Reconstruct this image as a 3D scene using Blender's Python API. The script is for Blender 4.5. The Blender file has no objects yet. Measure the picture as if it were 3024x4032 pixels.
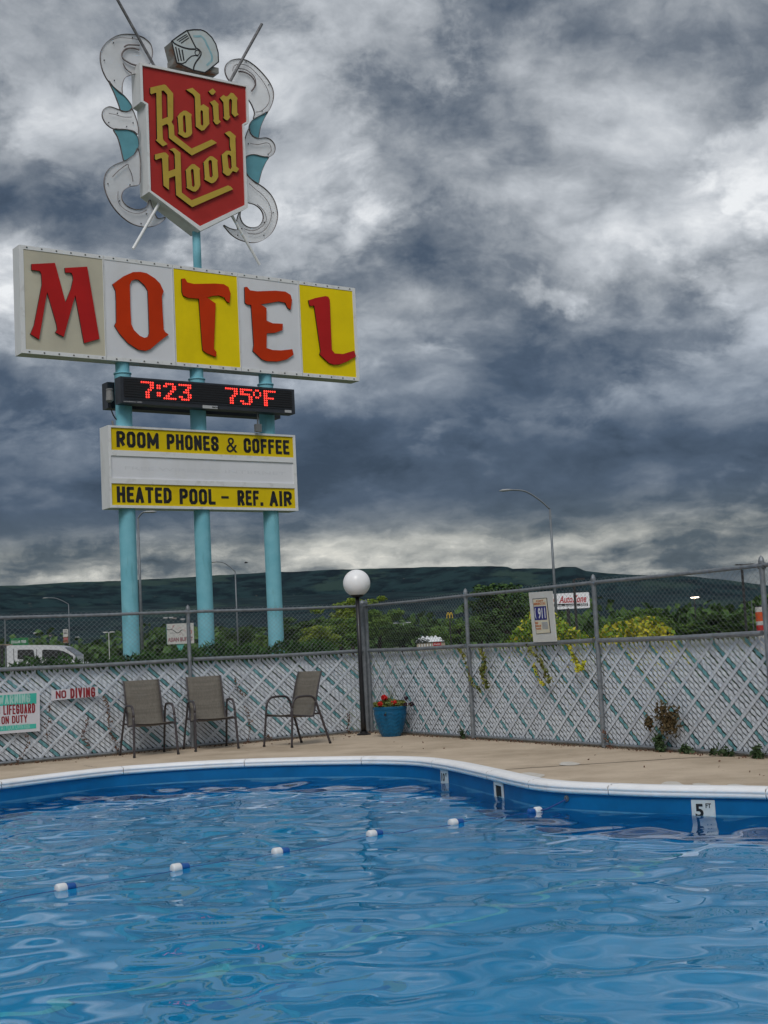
import bpy, bmesh, math, random
import numpy as np
from mathutils import Vector, Matrix
from mathutils.geometry import tessellate_polygon
random.seed(7); RNG = np.random.default_rng(7)
S = bpy.context.scene
COL = S.collection

# ------------------------------------------------------------------ camera
FPX, HZ, ROLL, EYE = 3000.0, 1392.0, math.radians(2.87), 1.26
K = 3024 / 1659
_p = math.atan((HZ - 1106) / FPX)
_F = np.array([0, math.cos(_p), math.sin(_p)]); _R0 = np.array([1., 0, 0]); _U0 = np.array([0, -math.sin(_p), math.cos(_p)])
_R = math.cos(ROLL) * _R0 - math.sin(ROLL) * _U0
_U = math.sin(ROLL) * _R0 + math.cos(ROLL) * _U0
CAM = np.array([0, 0, EYE])
cd = bpy.data.cameras.new('camera'); co = bpy.data.objects.new('camera', cd); COL.objects.link(co)
cd.sensor_fit = 'VERTICAL'; cd.sensor_height = 24; cd.lens = 24 * FPX / 2212
cd.clip_start = .1; cd.clip_end = 30000
co.matrix_world = Matrix(((_R[0], _U[0], -_F[0], 0), (_R[1], _U[1], -_F[1], 0), (_R[2], _U[2], -_F[2], EYE), (0, 0, 0, 1)))
S.camera = co

# ------------------------------------------------------------------ light
SUN_EL, SUN_AZ = math.radians(48), math.radians(188)     # azimuth clockwise from +Y, behind the camera to the left
sl = bpy.data.lights.new('sun', 'SUN'); sl.energy = 1.5; sl.angle = math.radians(24); sl.color = (1, .97, .93)
so = bpy.data.objects.new('sun', sl); COL.objects.link(so)
sd = Vector((math.sin(SUN_AZ) * math.cos(SUN_EL), math.cos(SUN_AZ) * math.cos(SUN_EL), math.sin(SUN_EL)))
so.rotation_euler = sd.to_track_quat('Z', 'Y').to_euler(); so.location = (0, -20, 30)
S.view_settings.view_transform = 'Standard'; S.view_settings.look = 'None'
S.view_settings.exposure = 0.0; S.view_settings.gamma = 1; S.view_settings.use_curve_mapping = False
S.cycles.use_denoising = True
S.cycles.max_bounces = 10; S.cycles.transparent_max_bounces = 12; S.cycles.volume_bounces = 0
S.cycles.sample_clamp_indirect = 6

def raydir(u, v):      # photo coordinates scaled to 1659 x 2212
    return _F + _R * (u - 829.5) / FPX - _U * (v - 1106) / FPX
def skydir(u, v):
    d = raydir(u, v); return d / np.linalg.norm(d)
def ground(px, py, z=0.0):   # photo pixel (3024 x 4032) to the level z
    d = raydir(px / K, py / K); return CAM + d * ((z - EYE) / d[2])
def at(px, py, dist):        # photo pixel to the point at that forward distance
    d = raydir(px / K, py / K); return CAM + d * (dist / d[1])

# ------------------------------------------------------------------ sky
W = bpy.data.worlds.new('World'); S.world = W; W.use_nodes = True
W.cycles.sampling_method = 'MANUAL'; W.cycles.sample_map_resolution = 512
NT = W.node_tree; NT.nodes.clear(); NL = NT.links
def N(t, **kw):
    n = NT.nodes.new(t)
    for k, v in kw.items(): setattr(n, k, v)
    return n
def put(sock, v):
    if isinstance(v, bpy.types.NodeSocket): NL.new(v, sock)
    else: sock.default_value = v
def M(op, a, b=0.0, c=0.0, clamp=False):
    n = N('ShaderNodeMath', operation=op, use_clamp=clamp)
    put(n.inputs[0], a); put(n.inputs[1], b)
    if op in ('MULTIPLY_ADD', 'SMOOTH_MIN', 'SMOOTH_MAX'): put(n.inputs[2], c)
    return n.outputs[0]
def VM(op, a, b=None):
    n = N('ShaderNodeVectorMath', operation=op); put(n.inputs[0], a)
    if b is not None: put(n.inputs[1], b)
    return n.outputs['Value'] if op in ('LENGTH', 'DOT_PRODUCT') else n.outputs[0]
def ramp(fac, stops, mode='LINEAR'):
    n = N('ShaderNodeValToRGB'); n.color_ramp.interpolation = mode; put(n.inputs[0], fac)
    e = n.color_ramp.elements
    while len(e) < len(stops): e.new(.5)
    for q, (pos, c) in zip(e, stops):
        q.position = pos; q.color = (c, c, c, 1) if not isinstance(c, tuple) else (*c, 1)
    return n.outputs[0]
def smooth(v, a, b):
    n = N('ShaderNodeMapRange', interpolation_type='SMOOTHSTEP'); put(n.inputs[0], v)
    n.inputs[1].default_value = a; n.inputs[2].default_value = b; n.inputs[3].default_value = 0; n.inputs[4].default_value = 1
    return n.outputs[0]
def noise(vec, scale, detail=8, rough=.55, dist=0.0):
    n = N('ShaderNodeTexNoise'); put(n.inputs['Vector'], vec); n.inputs['Scale'].default_value = scale
    n.inputs['Detail'].default_value = detail; n.inputs['Roughness'].default_value = rough; n.inputs['Distortion'].default_value = dist
    return n
tc = N('ShaderNodeTexCoord'); D = tc.outputs['Generated']
sx = N('ShaderNodeSeparateXYZ'); put(sx.inputs[0], D); Zc = sx.outputs[2]
zden = M('ADD', M('MAXIMUM', Zc, 0.0), .45)
cp = N('ShaderNodeCombineXYZ'); put(cp.inputs[0], M('DIVIDE', sx.outputs[0], zden)); put(cp.inputs[1], M('DIVIDE', sx.outputs[1], zden)); cp.inputs[2].default_value = 3.7
PL = cp.outputs[0]                                            # the cloud deck seen in perspective
warp = VM('SUBTRACT', noise(PL, 2.6, 6, .55).outputs['Color'], (.5, .5, .5))
PW = VM('ADD', PL, VM('MULTIPLY', warp, (.15, .15, .15)))
n1 = noise(PW, 2.0, 9, .50).outputs[0]                        # big masses
n2 = noise(VM('ADD', PW, (11.3, 4.1, 0)), 5.5, 10, .62).outputs[0]   # billows
dwarp = VM('MULTIPLY', VM('SUBTRACT', noise(D, 9, 7, .6).outputs['Color'], (.5, .5, .5)), (.16, .16, .16))
DW = VM('ADD', D, dwarp)
base = ramp(Zc, [(0, .56), (.030, .52), (.048, .54), (.056, .61), (.067, .59), (.077, .40), (.088, .24), (.125, .17), (.150, .27), (.18, .45), (.22, .58), (.28, .64), (.45, .64), (1, .64)])
amp = ramp(Zc, [(0, .75), (.06, .75), (.09, .45), (.16, .60), (.24, .90), (1, .95)])
t = M('ADD', base, M('MULTIPLY', amp, M('MULTIPLY_ADD', n1, .55, -.275)))
t = M('ADD', t, M('MULTIPLY', amp, M('MULTIPLY_ADD', n2, .70, -.35)))
# cloud masses and gaps in view: direction, radius, flattening, change of brightness
for (u, v, r, flat, am) in [(90, 150, .15, 1.2, -.16), (60, 430, .10, 1.5, -.08), (870, 70, .075, 1.0, -.18), (1130, 60, .04, 1.2, -.12),
                            (960, 520, .085, 1.6, -.26), (700, 480, .07, 1.5, -.12), (1230, 650, .06, 1.2, -.16), (1500, 760, .12, 2.2, -.10),
                            (1300, 1000, .16, 3.0, -.08), (100, 720, .10, 1.5, .06), (1180, 640, .030, 1.3, .34), (800, 480, .030, .9, .26), (1350, 300, .17, 1.3, .12),
                            (430, 60, .10, 1.2, .05), (700, 220, .12, 1.2, -.02), (1330, 440, .15, 1.6, .13), (1000, 330, .10, 1.4, .06), (1600, 520, .07, 1.6, .10), (760, 880, .04, 1.8, .12), (30, 640, .08, 1.0, .20),
                            (900, 800, .10, 1.5, .06), (150, 1225, .10, 4.5, -.22), (420, 1235, .06, 5.0, -.10), (1500, 1200, .09, 6.0, -.08), (900, 1182, .10, 9.0, .08)]:
    c = skydir(u, v)
    dl = VM('LENGTH', VM('MULTIPLY', VM('SUBTRACT', DW, tuple(c)), (1, 1, flat)))
    t = M('MULTIPLY_ADD', smooth(dl, r, r * .25), am, t)
# crisp ragged edges where the deck is broken
edge = smooth(noise(VM('ADD', PW, (3.1, 9.2, 0)), 2.6, 11, .60).outputs[0], .47, .545)
t = M('ADD', t, M('MULTIPLY', amp, M('MULTIPLY_ADD', edge, -.26, .13)))
na = noise(VM('ADD', PW, (7.7, 2.2, 0)), 4.2, 8, .52).outputs[0]; nb = noise(VM('ADD', PW, (7.73, 2.28, 0)), 4.2, 8, .52).outputs[0]
t = M('MULTIPLY_ADD', M('MULTIPLY', M('SUBTRACT', nb, na), amp), 1.15, t)     # the tops of the billows catch more light
bil = M('ABSOLUTE', M('MULTIPLY_ADD', noise(VM('ADD', PW, (1.9, 5.5, 0)), 4.6, 10, .58).outputs[0], 2.0, -1.0))
t = M('MULTIPLY_ADD', M('MULTIPLY', M('ADD', bil, -.16), amp), .80, t)            # puffy lumps with creases between
st_ = noise(VM('MULTIPLY', VM('ADD', D, VM('MULTIPLY', dwarp, (.3, .3, .3))), (6, 6, 60)), 1.0, 8, .6).outputs[0]               # thin streaks of cloud low over the hills
t = M('MULTIPLY_ADD', M('MULTIPLY_ADD', st_, 1.2, -.60), ramp(Zc, [(0, .9), (.075, .9), (.10, .15), (.2, 0)]), t)
fine = noise(VM('ADD', PW, (4.4, 8.1, 0)), 15.0, 6, .62).outputs[0]
t = M('MULTIPLY_ADD', M('MULTIPLY', M('MULTIPLY_ADD', fine, 1.0, -.5), amp), .34, t)   # ragged fine texture of the cloud edges
cloud = ramp(t, [(0, (.028, .044, .072)), (.20, (.066, .092, .136)), (.38, (.170, .198, .240)), (.55, (.335, .362, .402)), (.72, (.51, .54, .585)), (.88, (.71, .735, .775)), (1, (.88, .90, .93))])
cream = ramp(Zc, [(0, (1.0, .95, .84)), (.075, (1.06, 1.0, .86)), (.105, (.97, 1, 1.05)), (.16, (.95, 1, 1.06)), (.24, (1, 1, .985)), (1, (1, 1, .985))])
mm = N('ShaderNodeMix', data_type='RGBA', blend_type='MULTIPLY'); mm.inputs[0].default_value = 1
put(mm.inputs[6], cloud); put(mm.inputs[7], cream)
sky = N('ShaderNodeTexSky', sky_type='NISHITA'); sky.sun_disc = False; sky.sun_elevation = SUN_EL; sky.sun_rotation = SUN_AZ
sk = N('ShaderNodeVectorMath', operation='SCALE'); put(sk.inputs[0], sky.outputs[0]); sk.inputs['Scale'].default_value = .10
mx = N('ShaderNodeMix', data_type='RGBA'); mx.inputs[0].default_value = .95   # thin share of clear sky behind the deck
put(mx.inputs[6], sk.outputs[0]); put(mx.inputs[7], mm.outputs[2])
bg = N('ShaderNodeBackground'); put(bg.inputs[0], mx.outputs[2]); bg.inputs[1].default_value = 1.0
ow = N('ShaderNodeOutputWorld'); NL.new(bg.outputs[0], ow.inputs[0])

# ------------------------------------------------------------------ helpers
def mat(name, col, rough=.6, var=.0, scale=6.0, bump=0.0, metal=0.0, spec=.5, col2=None, lo=.35, hi=.65, detail=5, emit=None, estr=1.0, stretch=None, coat=0.0):
    m = bpy.data.materials.new(name); m.use_nodes = True
    nt = m.node_tree; b = nt.nodes['Principled BSDF']
    b.inputs['Roughness'].default_value = rough; b.inputs['Metallic'].default_value = metal
    b.inputs['Specular IOR Level'].default_value = spec; b.inputs['Coat Weight'].default_value = coat
    c1 = (*col, 1); b.inputs['Base Color'].default_value = c1
    if var or col2 or bump:
        t = nt.nodes.new('ShaderNodeTexCoord'); nz = nt.nodes.new('ShaderNodeTexNoise')
        nz.inputs['Scale'].default_value = scale; nz.inputs['Detail'].default_value = detail; nz.inputs['Roughness'].default_value = .6
        if stretch:
            mp = nt.nodes.new('ShaderNodeMapping'); mp.inputs['Scale'].default_value = stretch
            nt.links.new(t.outputs['Object'], mp.inputs[0]); nt.links.new(mp.outputs[0], nz.inputs['Vector'])
        else: nt.links.new(t.outputs['Object'], nz.inputs['Vector'])
        if var or col2:
            r = nt.nodes.new('ShaderNodeValToRGB'); e = r.color_ramp.elements
            e[0].position = lo; e[1].position = hi
            if col2 is None:
                e[0].color = (*[max(0, x * (1 - var)) for x in col], 1); e[1].color = (*[min(1, x * (1 + var)) for x in col], 1)
            else: e[0].color = c1; e[1].color = (*col2, 1)
            nt.links.new(nz.outputs[0], r.inputs[0]); nt.links.new(r.outputs[0], b.inputs['Base Color'])
        if bump:
            bp = nt.nodes.new('ShaderNodeBump'); bp.inputs['Strength'].default_value = bump; bp.inputs['Distance'].default_value = .01
            nt.links.new(nz.outputs[0], bp.inputs['Height']); nt.links.new(bp.outputs[0], b.inputs['Normal'])
    if emit:
        b.inputs['Emission Color'].default_value = (*emit, 1); b.inputs['Emission Strength'].default_value = estr
    return m

def mesh(name, verts, faces, mats, mi=None, smooth=False):
    me = bpy.data.meshes.new(name)
    me.from_pydata([tuple(map(float, v)) for v in verts], [], [tuple(map(int, f)) for f in faces])
    for m in (mats if isinstance(mats, (list, tuple)) else [mats]): me.materials.append(m)
    if mi is not None: me.polygons.foreach_set('material_index', list(mi))
    if smooth: me.polygons.foreach_set('use_smooth', [True] * len(me.polygons))
    me.update(); return me
def obj(name, me, parent=None, loc=None, rotz=None, mw=None):
    o = bpy.data.objects.new(name, me); COL.objects.link(o)
    if parent is not None: o.parent = parent
    if loc is not None: o.location = tuple(map(float, loc))
    if rotz is not None: o.rotation_euler = (0, 0, rotz)
    if mw is not None: o.matrix_basis = mw
    return o
def empty(name, loc=(0, 0, 0), rotz=0, parent=None, mw=None):
    o = obj(name, None, parent, loc, rotz)
    if mw is not None: o.matrix_basis = mw
    o.empty_display_size = .2
    return o
def tag(o, label=None, cat=None, group=None, kind=None):
    if label: o['label'] = label
    if cat: o['category'] = cat
    if group: o['group'] = group
    if kind: o['kind'] = kind
    return o
def copy_tree(o, parent=None):
    c = o.copy(); COL.objects.link(c); c.parent = parent
    for ch in list(o.children): copy_tree(ch, c)
    return c

class MB:
    def __init__(s): s.v = []; s.f = []; s.m = []
    def add(s, vs, fs, mi=0):
        o = len(s.v); s.v += [tuple(map(float, q)) for q in vs]; s.f += [tuple(int(i) + o for i in f) for f in fs]; s.m += [mi] * len(fs); return s
    def box(s, c, size, mi=0, rot=None):
        a, b, d = [q / 2 for q in size]
        vs = [Vector((x, y, z)) for x in (-a, a) for y in (-b, b) for z in (-d, d)]
        if rot is not None: vs = [rot @ v for v in vs]
        c = Vector(c)
        return s.add([v + c for v in vs], [(0, 1, 3, 2), (4, 6, 7, 5), (0, 4, 5, 1), (2, 3, 7, 6), (0, 2, 6, 4), (1, 5, 7, 3)], mi)
    def tube(s, pts, r, n=8, mi=0, closed=False, cap=True, flat=1.0):
        pts = [Vector(p) for p in pts]; L = len(pts); rs = r if isinstance(r, (list, tuple)) else [r] * L
        up = Vector((0, 0, 1)); vs = []; fs = []; prev = None
        for i, p in enumerate(pts):
            if closed: t = pts[(i + 1) % L] - pts[i - 1]
            else: t = pts[min(i + 1, L - 1)] - pts[max(i - 1, 0)]
            t.normalize()
            if prev is None:
                a = t.orthogonal().normalized() if abs(t.dot(up)) > .95 else t.cross(up).normalized()
            else:
                a = (prev - t * prev.dot(t)).normalized()
            prev = a; b = t.cross(a)
            for k in range(n):
                w = 2 * math.pi * k / n; vs.append(p + a * math.cos(w) * rs[i] + b * math.sin(w) * rs[i] * flat)
        for i in range(L if closed else L - 1):
            j = (i + 1) % L
            for k in range(n):
                q = (k + 1) % n; fs.append((i * n + k, i * n + q, j * n + q, j * n + k))
        if cap and not closed: fs += [tuple(range(n))[::-1], tuple((L - 1) * n + k for k in range(n))]
        return s.add(vs, fs, mi)
    def lathe(s, prof, n=24, c=(0, 0, 0), mi=0):
        vs = []; fs = []
        for (r, z) in prof:
            for k in range(n):
                w = 2 * math.pi * k / n; vs.append((c[0] + r * math.cos(w), c[1] + r * math.sin(w), c[2] + z))
        for i in range(len(prof) - 1):
            for k in range(n):
                q = (k + 1) % n; fs.append((i * n + k, i * n + q, (i + 1) * n + q, (i + 1) * n + k))
        return s.add(vs, fs, mi)
    def plate(s, loops, c0, c1, mi=0, ms=None, ax=None):
        """extruded outline (loops in a,b; the first is the outside, others are holes), from depth c0 to c1"""
        ms = mi if ms is None else ms
        tris = tessellate_polygon([[Vector((a, b, 0)) for a, b in l] for l in loops])
        flat = [p for l in loops for p in l]; n = len(flat)
        def P(a, b, c): return (a, b, c) if ax is None else ax(a, b, c)
        ft = []
        for t in tris:
            (ax_, ay), (bx, by), (cx, cy) = [flat[i] for i in t]
            ft.append(tuple(t) if (bx - ax_) * (cy - ay) - (by - ay) * (cx - ax_) > 0 else tuple(t)[::-1])
        s.add([P(a, b, c1) for a, b in flat], ft, mi)
        s.add([P(a, b, c0) for a, b in flat], [f[::-1] for f in ft], ms)
        for li, l in enumerate(loops):
            area = sum(l[i - 1][0] * l[i][1] - l[i][0] * l[i - 1][1] for i in range(len(l)))
            if (area < 0) != (li > 0): l = l[::-1]
            m = len(l)
            s.add([P(a, b, c0) for a, b in l] + [P(a, b, c1) for a, b in l], [(i, (i + 1) % m, m + (i + 1) % m, m + i) for i in range(m)], ms)
        return s
    def build(s, name, mats, parent=None, smooth=False, **kw):
        return obj(name, mesh(name, s.v, s.f, mats, s.m, smooth), parent, **kw)

def catmull(pts, per=6, closed=True):
    P = [np.array(p, float) for p in pts]; L = len(P); out = []
    for i in range(L if closed else L - 1):
        a, b, c, d = (P[(i - 1) % L], P[i], P[(i + 1) % L], P[(i + 2) % L]) if closed else (P[max(i - 1, 0)], P[i], P[i + 1], P[min(i + 2, L - 1)])
        for k in range(per):
            t = k / per
            out.append(.5 * (2 * b + (c - a) * t + (2 * a - 5 * b + 4 * c - d) * t * t + (3 * b - a - 3 * c + d) * t ** 3))
    if not closed: out.append(P[-1])
    return out
def rrect(w, h, r, n=4):
    out = []
    for cx, cy, a0 in ((w / 2 - r, h / 2 - r, 0), (-w / 2 + r, h / 2 - r, 90), (-w / 2 + r, -h / 2 + r, 180), (w / 2 - r, -h / 2 + r, 270)):
        for k in range(n + 1):
            a = math.radians(a0 + 90 * k / n); out.append((cx + r * math.cos(a), cy + r * math.sin(a)))
    return out
def text_mesh(body, w, h, depth, m, bold=0.02, shear=0.0, name='lettering'):
    """lettering of width w and height h, centred on the origin in its XY plane"""
    cu = bpy.data.curves.new('txt', 'FONT'); cu.body = body; cu.offset = bold; cu.shear = shear; cu.resolution_u = 3
    o = bpy.data.objects.new('txt', cu); COL.objects.link(o)
    bpy.context.view_layer.update()
    me = bpy.data.meshes.new_from_object(o.evaluated_get(bpy.context.evaluated_depsgraph_get()))
    bpy.data.objects.remove(o); bpy.data.curves.remove(cu)
    n = len(me.vertices); a = np.zeros(n * 3); me.vertices.foreach_get('co', a); a = a.reshape(-1, 3)
    mn, mx_ = a.min(0), a.max(0)
    a[:, 0] = (a[:, 0] - (mn[0] + mx_[0]) / 2) * w / max(mx_[0] - mn[0], 1e-6)
    a[:, 1] = (a[:, 1] - (mn[1] + mx_[1]) / 2) * h / max(mx_[1] - mn[1], 1e-6)
    F = [tuple(p.vertices) for p in me.polygons]
    bpy.data.meshes.remove(me)
    mb = MB(); up = [(x, y, depth) for x, y, z in a]; mb.add(up, F)
    ed = {}
    for f in F:
        for i in range(len(f)):
            e = (f[i], f[(i + 1) % len(f)])
            if (e[1], e[0]) in ed: del ed[(e[1], e[0])]
            else: ed[e] = 1
    mb.add([(x, y, 0) for x, y, z in a] + up, [(p, q, q + n, p + n) for p, q in ed])
    return mesh(name, mb.v, mb.f, m)

GL = {'A': [[(0, 0), (.5, 1), (1, 0)], [(.22, .28), (.78, .28)]], 'C': [[(1, .70), (1, .86), (.74, 1), (.26, 1), (0, .86), (0, .14), (.26, 0), (.74, 0), (1, .14), (1, .30)]],
      'D': [[(0, 0), (0, 1), (.6, 1), (1, .80), (1, .20), (.6, 0), (0, 0)]], 'E': [[(1, 1), (0, 1), (0, 0), (1, 0)], [(0, .52), (.82, .52)]], 'F': [[(1, 1), (0, 1), (0, 0)], [(0, .52), (.82, .52)]],
      'G': [[(1, .74), (1, .86), (.74, 1), (.26, 1), (0, .86), (0, .14), (.26, 0), (.74, 0), (1, .14), (1, .46), (.55, .46)]], 'H': [[(0, 0), (0, 1)], [(1, 0), (1, 1)], [(0, .52), (1, .52)]], 'I': [[(.5, 0), (.5, 1)]], 'L': [[(0, 1), (0, 0), (1, 0)]],
      'M': [[(0, 0), (0, 1), (.5, .22), (1, 1), (1, 0)]], 'N': [[(0, 0), (0, 1), (1, 0), (1, 1)]], 'O': [[(.26, 0), (0, .14), (0, .86), (.26, 1), (.74, 1), (1, .86), (1, .14), (.74, 0), (.26, 0)]],
      'P': [[(0, 0), (0, 1), (.68, 1), (1, .88), (1, .58), (.68, .45), (0, .45)]], 'R': [[(0, 0), (0, 1), (.68, 1), (1, .88), (1, .60), (.68, .48), (0, .48)], [(.45, .48), (1, 0)]],
      'S': [[(1, .74), (1, .87), (.75, 1), (.25, 1), (0, .87), (0, .66), (.2, .56), (.8, .44), (1, .34), (1, .13), (.75, 0), (.25, 0), (0, .13), (0, .26)]], 'T': [[(.5, 0), (.5, 1)], [(0, 1), (1, 1)]],
      'U': [[(0, 1), (0, .14), (.26, 0), (.74, 0), (1, .14), (1, 1)]], 'V': [[(0, 1), (.5, 0), (1, 1)]], 'W': [[(0, 1), (.25, 0), (.5, .8), (.75, 0), (1, 1)]], 'Y': [[(0, 1), (.5, .48), (1, 1)], [(.5, .48), (.5, 0)]], '.': [[(.5, 0), (.5, .02)]], '-': [[(0, .5), (1, .5)]]}
GW = {'M': 1.35, 'W': 1.5, 'I': .42, '.': .42, ' ': .6, '-': .7, 'L': .86, 'E': .88, 'F': .86}
def block_mesh(body, w, h, depth, m, t=.20, name='lettering'):
    """bold condensed capitals built of strokes, centred on the origin in the XY plane"""
    tk = t * h; gap = .45 * tk; tot = sum(GW.get(c, 1) for c in body); W1 = (w - gap * (len(body) - 1)) / tot; x = -w / 2; mb = MB(); k = 0
    for c in body:
        cw = W1 * GW.get(c, 1); tt = min(tk, cw * .42) if c not in 'I.-' else min(tk, cw)
        for pl in GL.get(c, []):
            P = [(x + tt / 2 + px * max(cw - tt, 0), -h / 2 + tk / 2 + py * (h - tk)) for px, py in pl]
            for i in range(len(P) - 1):
                (ax_, ay), (bx, by) = P[i], P[i + 1]; l = math.hypot(bx - ax_, by - ay) or 1e-6; ux, uy = (bx - ax_) / l, (by - ay) / l
                wid = tt / 2 if abs(uy) > .3 else tk / 2 * .92
                e0 = tk / 2 if (i == 0 and abs(uy) > .9) else 0; e1 = tk / 2 if (i == len(P) - 2 and abs(uy) > .9) else 0
                e0 = tt / 2 if (i == 0 and abs(ux) > .9) else e0; e1 = tt / 2 if (i == len(P) - 2 and abs(ux) > .9) else e1
                A = (ax_ - ux * e0, ay - uy * e0); B = (bx + ux * e1, by + uy * e1); k += 1; z = depth + k * 2e-6
                mb.add([(A[0] - uy * wid, A[1] + ux * wid, z), (A[0] + uy * wid, A[1] - ux * wid, z), (B[0] + uy * wid, B[1] - ux * wid, z), (B[0] - uy * wid, B[1] + ux * wid, z)], [(0, 1, 2, 3)])
                if i < len(P) - 2:
                    mb.add([(bx + tt / 2 * math.cos(a) * .98, by + tk / 2 * math.sin(a) * .98, z + 1e-6) for a in np.arange(10) * math.pi / 5], [tuple(range(10))])
        x += cw + gap
    return mesh(name, mb.v, mb.f, m)
def leaves(pts, size, rng, mats, name, up=0.3, aspect=1.7, mi=None, jit=.5):
    """one small folded leaf on each point"""
    n = len(pts); pts = np.asarray(pts, float)
    d = rng.normal(size=(n, 3)); d[:, 2] = d[:, 2] * .7 + up; d /= np.linalg.norm(d, axis=1)[:, None]
    e = rng.normal(size=(n, 3)); e -= d * (e * d).sum(1)[:, None]; e /= np.linalg.norm(e, axis=1)[:, None]
    f = np.cross(d, e)
    s = (size if np.ndim(size) else np.full(n, size)) * (1 + jit * (rng.random(n) - .5)); s = s[:, None]
    a = pts - d * s * .5; b = pts + e * s * .5 / aspect + f * s * .06; c = pts + d * s * .5; g = pts - e * s * .5 / aspect + f * s * .06
    v = np.stack([a, b, c, g], 1).reshape(-1, 3); i = np.arange(n) * 4
    fc = np.concatenate([np.stack([i, i + 1, i + 2], 1), np.stack([i, i + 2, i + 3], 1)])
    me = bpy.data.meshes.new(name); me.vertices.add(len(v)); me.vertices.foreach_set('co', v.ravel().astype(np.float32))
    me.loops.add(len(fc) * 3); me.loops.foreach_set('vertex_index', fc.ravel().astype(np.int32))
    me.polygons.add(len(fc)); me.polygons.foreach_set('loop_start', np.arange(len(fc), dtype=np.int32) * 3)
    me.polygons.foreach_set('loop_total', np.full(len(fc), 3, np.int32))
    for m in (mats if isinstance(mats, (list, tuple)) else [mats]): me.materials.append(m)
    if mi is not None: me.polygons.foreach_set('material_index', np.concatenate([mi, mi]).astype(np.int32))
    me.update(calc_edges=True); me.validate(); return me

class Plane:
    """a vertical board in the place: origin O, horizontal direction d, facing normal n"""
    def __init__(s, O, az):
        s.O = np.array(O, float); s.d = np.array([math.cos(az), math.sin(az), 0]); s.n = np.array([math.sin(az), -math.cos(az), 0])
        s.mw = Matrix(((s.d[0], 0, s.n[0], s.O[0]), (s.d[1], 0, s.n[1], s.O[1]), (0, 1, 0, s.O[2]), (0, 0, 0, 1)))
    def px(s, X, Y, off=0.0):
        r = raydir(X / K, Y / K); t = ((s.O + s.n * off - CAM) @ s.n) / (r @ s.n); P = CAM + t * r
        return (float((P - s.O) @ s.d), float(P[2] - s.O[2]))
    def tr(s, pts, x0, y0, sc, off=0.0): return [s.px(x * sc + x0, y * sc + y0, off) for x, y in pts]

# ------------------------------------------------------------------ materials
m_conc = mat('deck concrete', (.47, .375, .275), .85, col2=(.56, .455, .34), scale=2.2, bump=.25, detail=9)
def stain(m, scale, lo, hi, dark, stretch=(1, 1, 1)):
    """blotchy dirt multiplied into a material's colour"""
    nt = m.node_tree; b = nt.nodes['Principled BSDF']; src = b.inputs['Base Color'].links[0].from_socket
    t = nt.nodes.new('ShaderNodeTexCoord'); mp = nt.nodes.new('ShaderNodeMapping'); mp.inputs['Scale'].default_value = stretch; n = nt.nodes.new('ShaderNodeTexNoise'); n.inputs['Scale'].default_value = scale; n.inputs['Detail'].default_value = 8; n.inputs['Roughness'].default_value = .65
    r = nt.nodes.new('ShaderNodeValToRGB'); r.color_ramp.elements[0].position = lo; r.color_ramp.elements[1].position = hi; r.color_ramp.elements[0].color = (1, 1, 1, 1); r.color_ramp.elements[1].color = (*dark, 1)
    x = nt.nodes.new('ShaderNodeMix'); x.data_type = 'RGBA'; x.blend_type = 'MULTIPLY'; x.inputs[0].default_value = 1
    nt.links.new(t.outputs['Object'], mp.inputs[0]); nt.links.new(mp.outputs[0], n.inputs[0]); nt.links.new(n.outputs[0], r.inputs[0]); nt.links.new(src, x.inputs[6]); nt.links.new(r.outputs[0], x.inputs[7]); nt.links.new(x.outputs[2], b.inputs['Base Color'])
stain(m_conc, .75, .46, .70, (.66, .64, .60)); stain(m_conc, 14, .62, .70, (.62, .58, .52)); stain(m_conc, 90, .60, .72, (.70, .68, .64))
m_white_cop = mat('white coping', (.84, .84, .85), .45, col2=(.90, .90, .91), scale=9, detail=6)
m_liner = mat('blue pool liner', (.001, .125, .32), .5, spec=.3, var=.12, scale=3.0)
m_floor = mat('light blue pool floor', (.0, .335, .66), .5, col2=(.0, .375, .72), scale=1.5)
m_line = mat('pale green line', (.12, .55, .70), .5, var=.1)
stain(m_white_cop, 3.0, .56, .80, (.82, .80, .77)); stain(m_white_cop, 40, .66, .72, (.65, .62, .57))
m_galv = mat('galvanised steel', (.23, .25, .27), .5, var=.18, scale=14, metal=.55)
m_wire = mat('galvanised wire', (.26, .28, .30), .55, metal=.3)
m_slat = mat('pale grey slat', (.57, .62, .69), .45, col2=(.71, .76, .82), scale=4.0, detail=6)
m_slat3 = mat('dirty grey slat', (.50, .54, .60), .6, col2=(.64, .68, .74), scale=5)
m_slat2 = mat('worn white slat', (.60, .65, .71), .45, col2=(.74, .79, .84), scale=4.0)
m_teal = mat('faded teal slat', (.105, .30, .34), .5, col2=(.17, .40, .43), scale=5)
m_black = mat('black paint', (.012, .012, .014), .4, var=.2, scale=20)
m_turq = mat('turquoise pole paint', (.175, .47, .57), .6, spec=.25, col2=(.225, .53, .63), scale=3.0, stretch=(1, 1, .25))
stain(m_turq, 2.6, .56, .75, (.72, .70, .66), (3, .5, 3))
m_cab = mat('weathered white cabinet', (.70, .71, .72), .5, col2=(.44, .43, .41), scale=2.2, lo=.5, hi=.85, detail=8, stretch=(1, .35, 1))
m_lip = mat('white sign frame', (.76, .77, .78), .45, col2=(.54, .53, .51), scale=5, lo=.55, hi=.8)
m_red = mat('red sign face', (.42, .032, .028), .5, spec=.2, var=.06, scale=1.5)
m_gold = mat('gold letter', (.52, .375, .06), .5, spec=.2, var=.07, scale=2)
stain(m_red, 1.4, .55, .8, (.80, .78, .78)); stain(m_gold, 3, .55, .8, (.8, .78, .72))
m_ink = mat('black lettering', (.010, .010, .012), .5)
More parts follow.
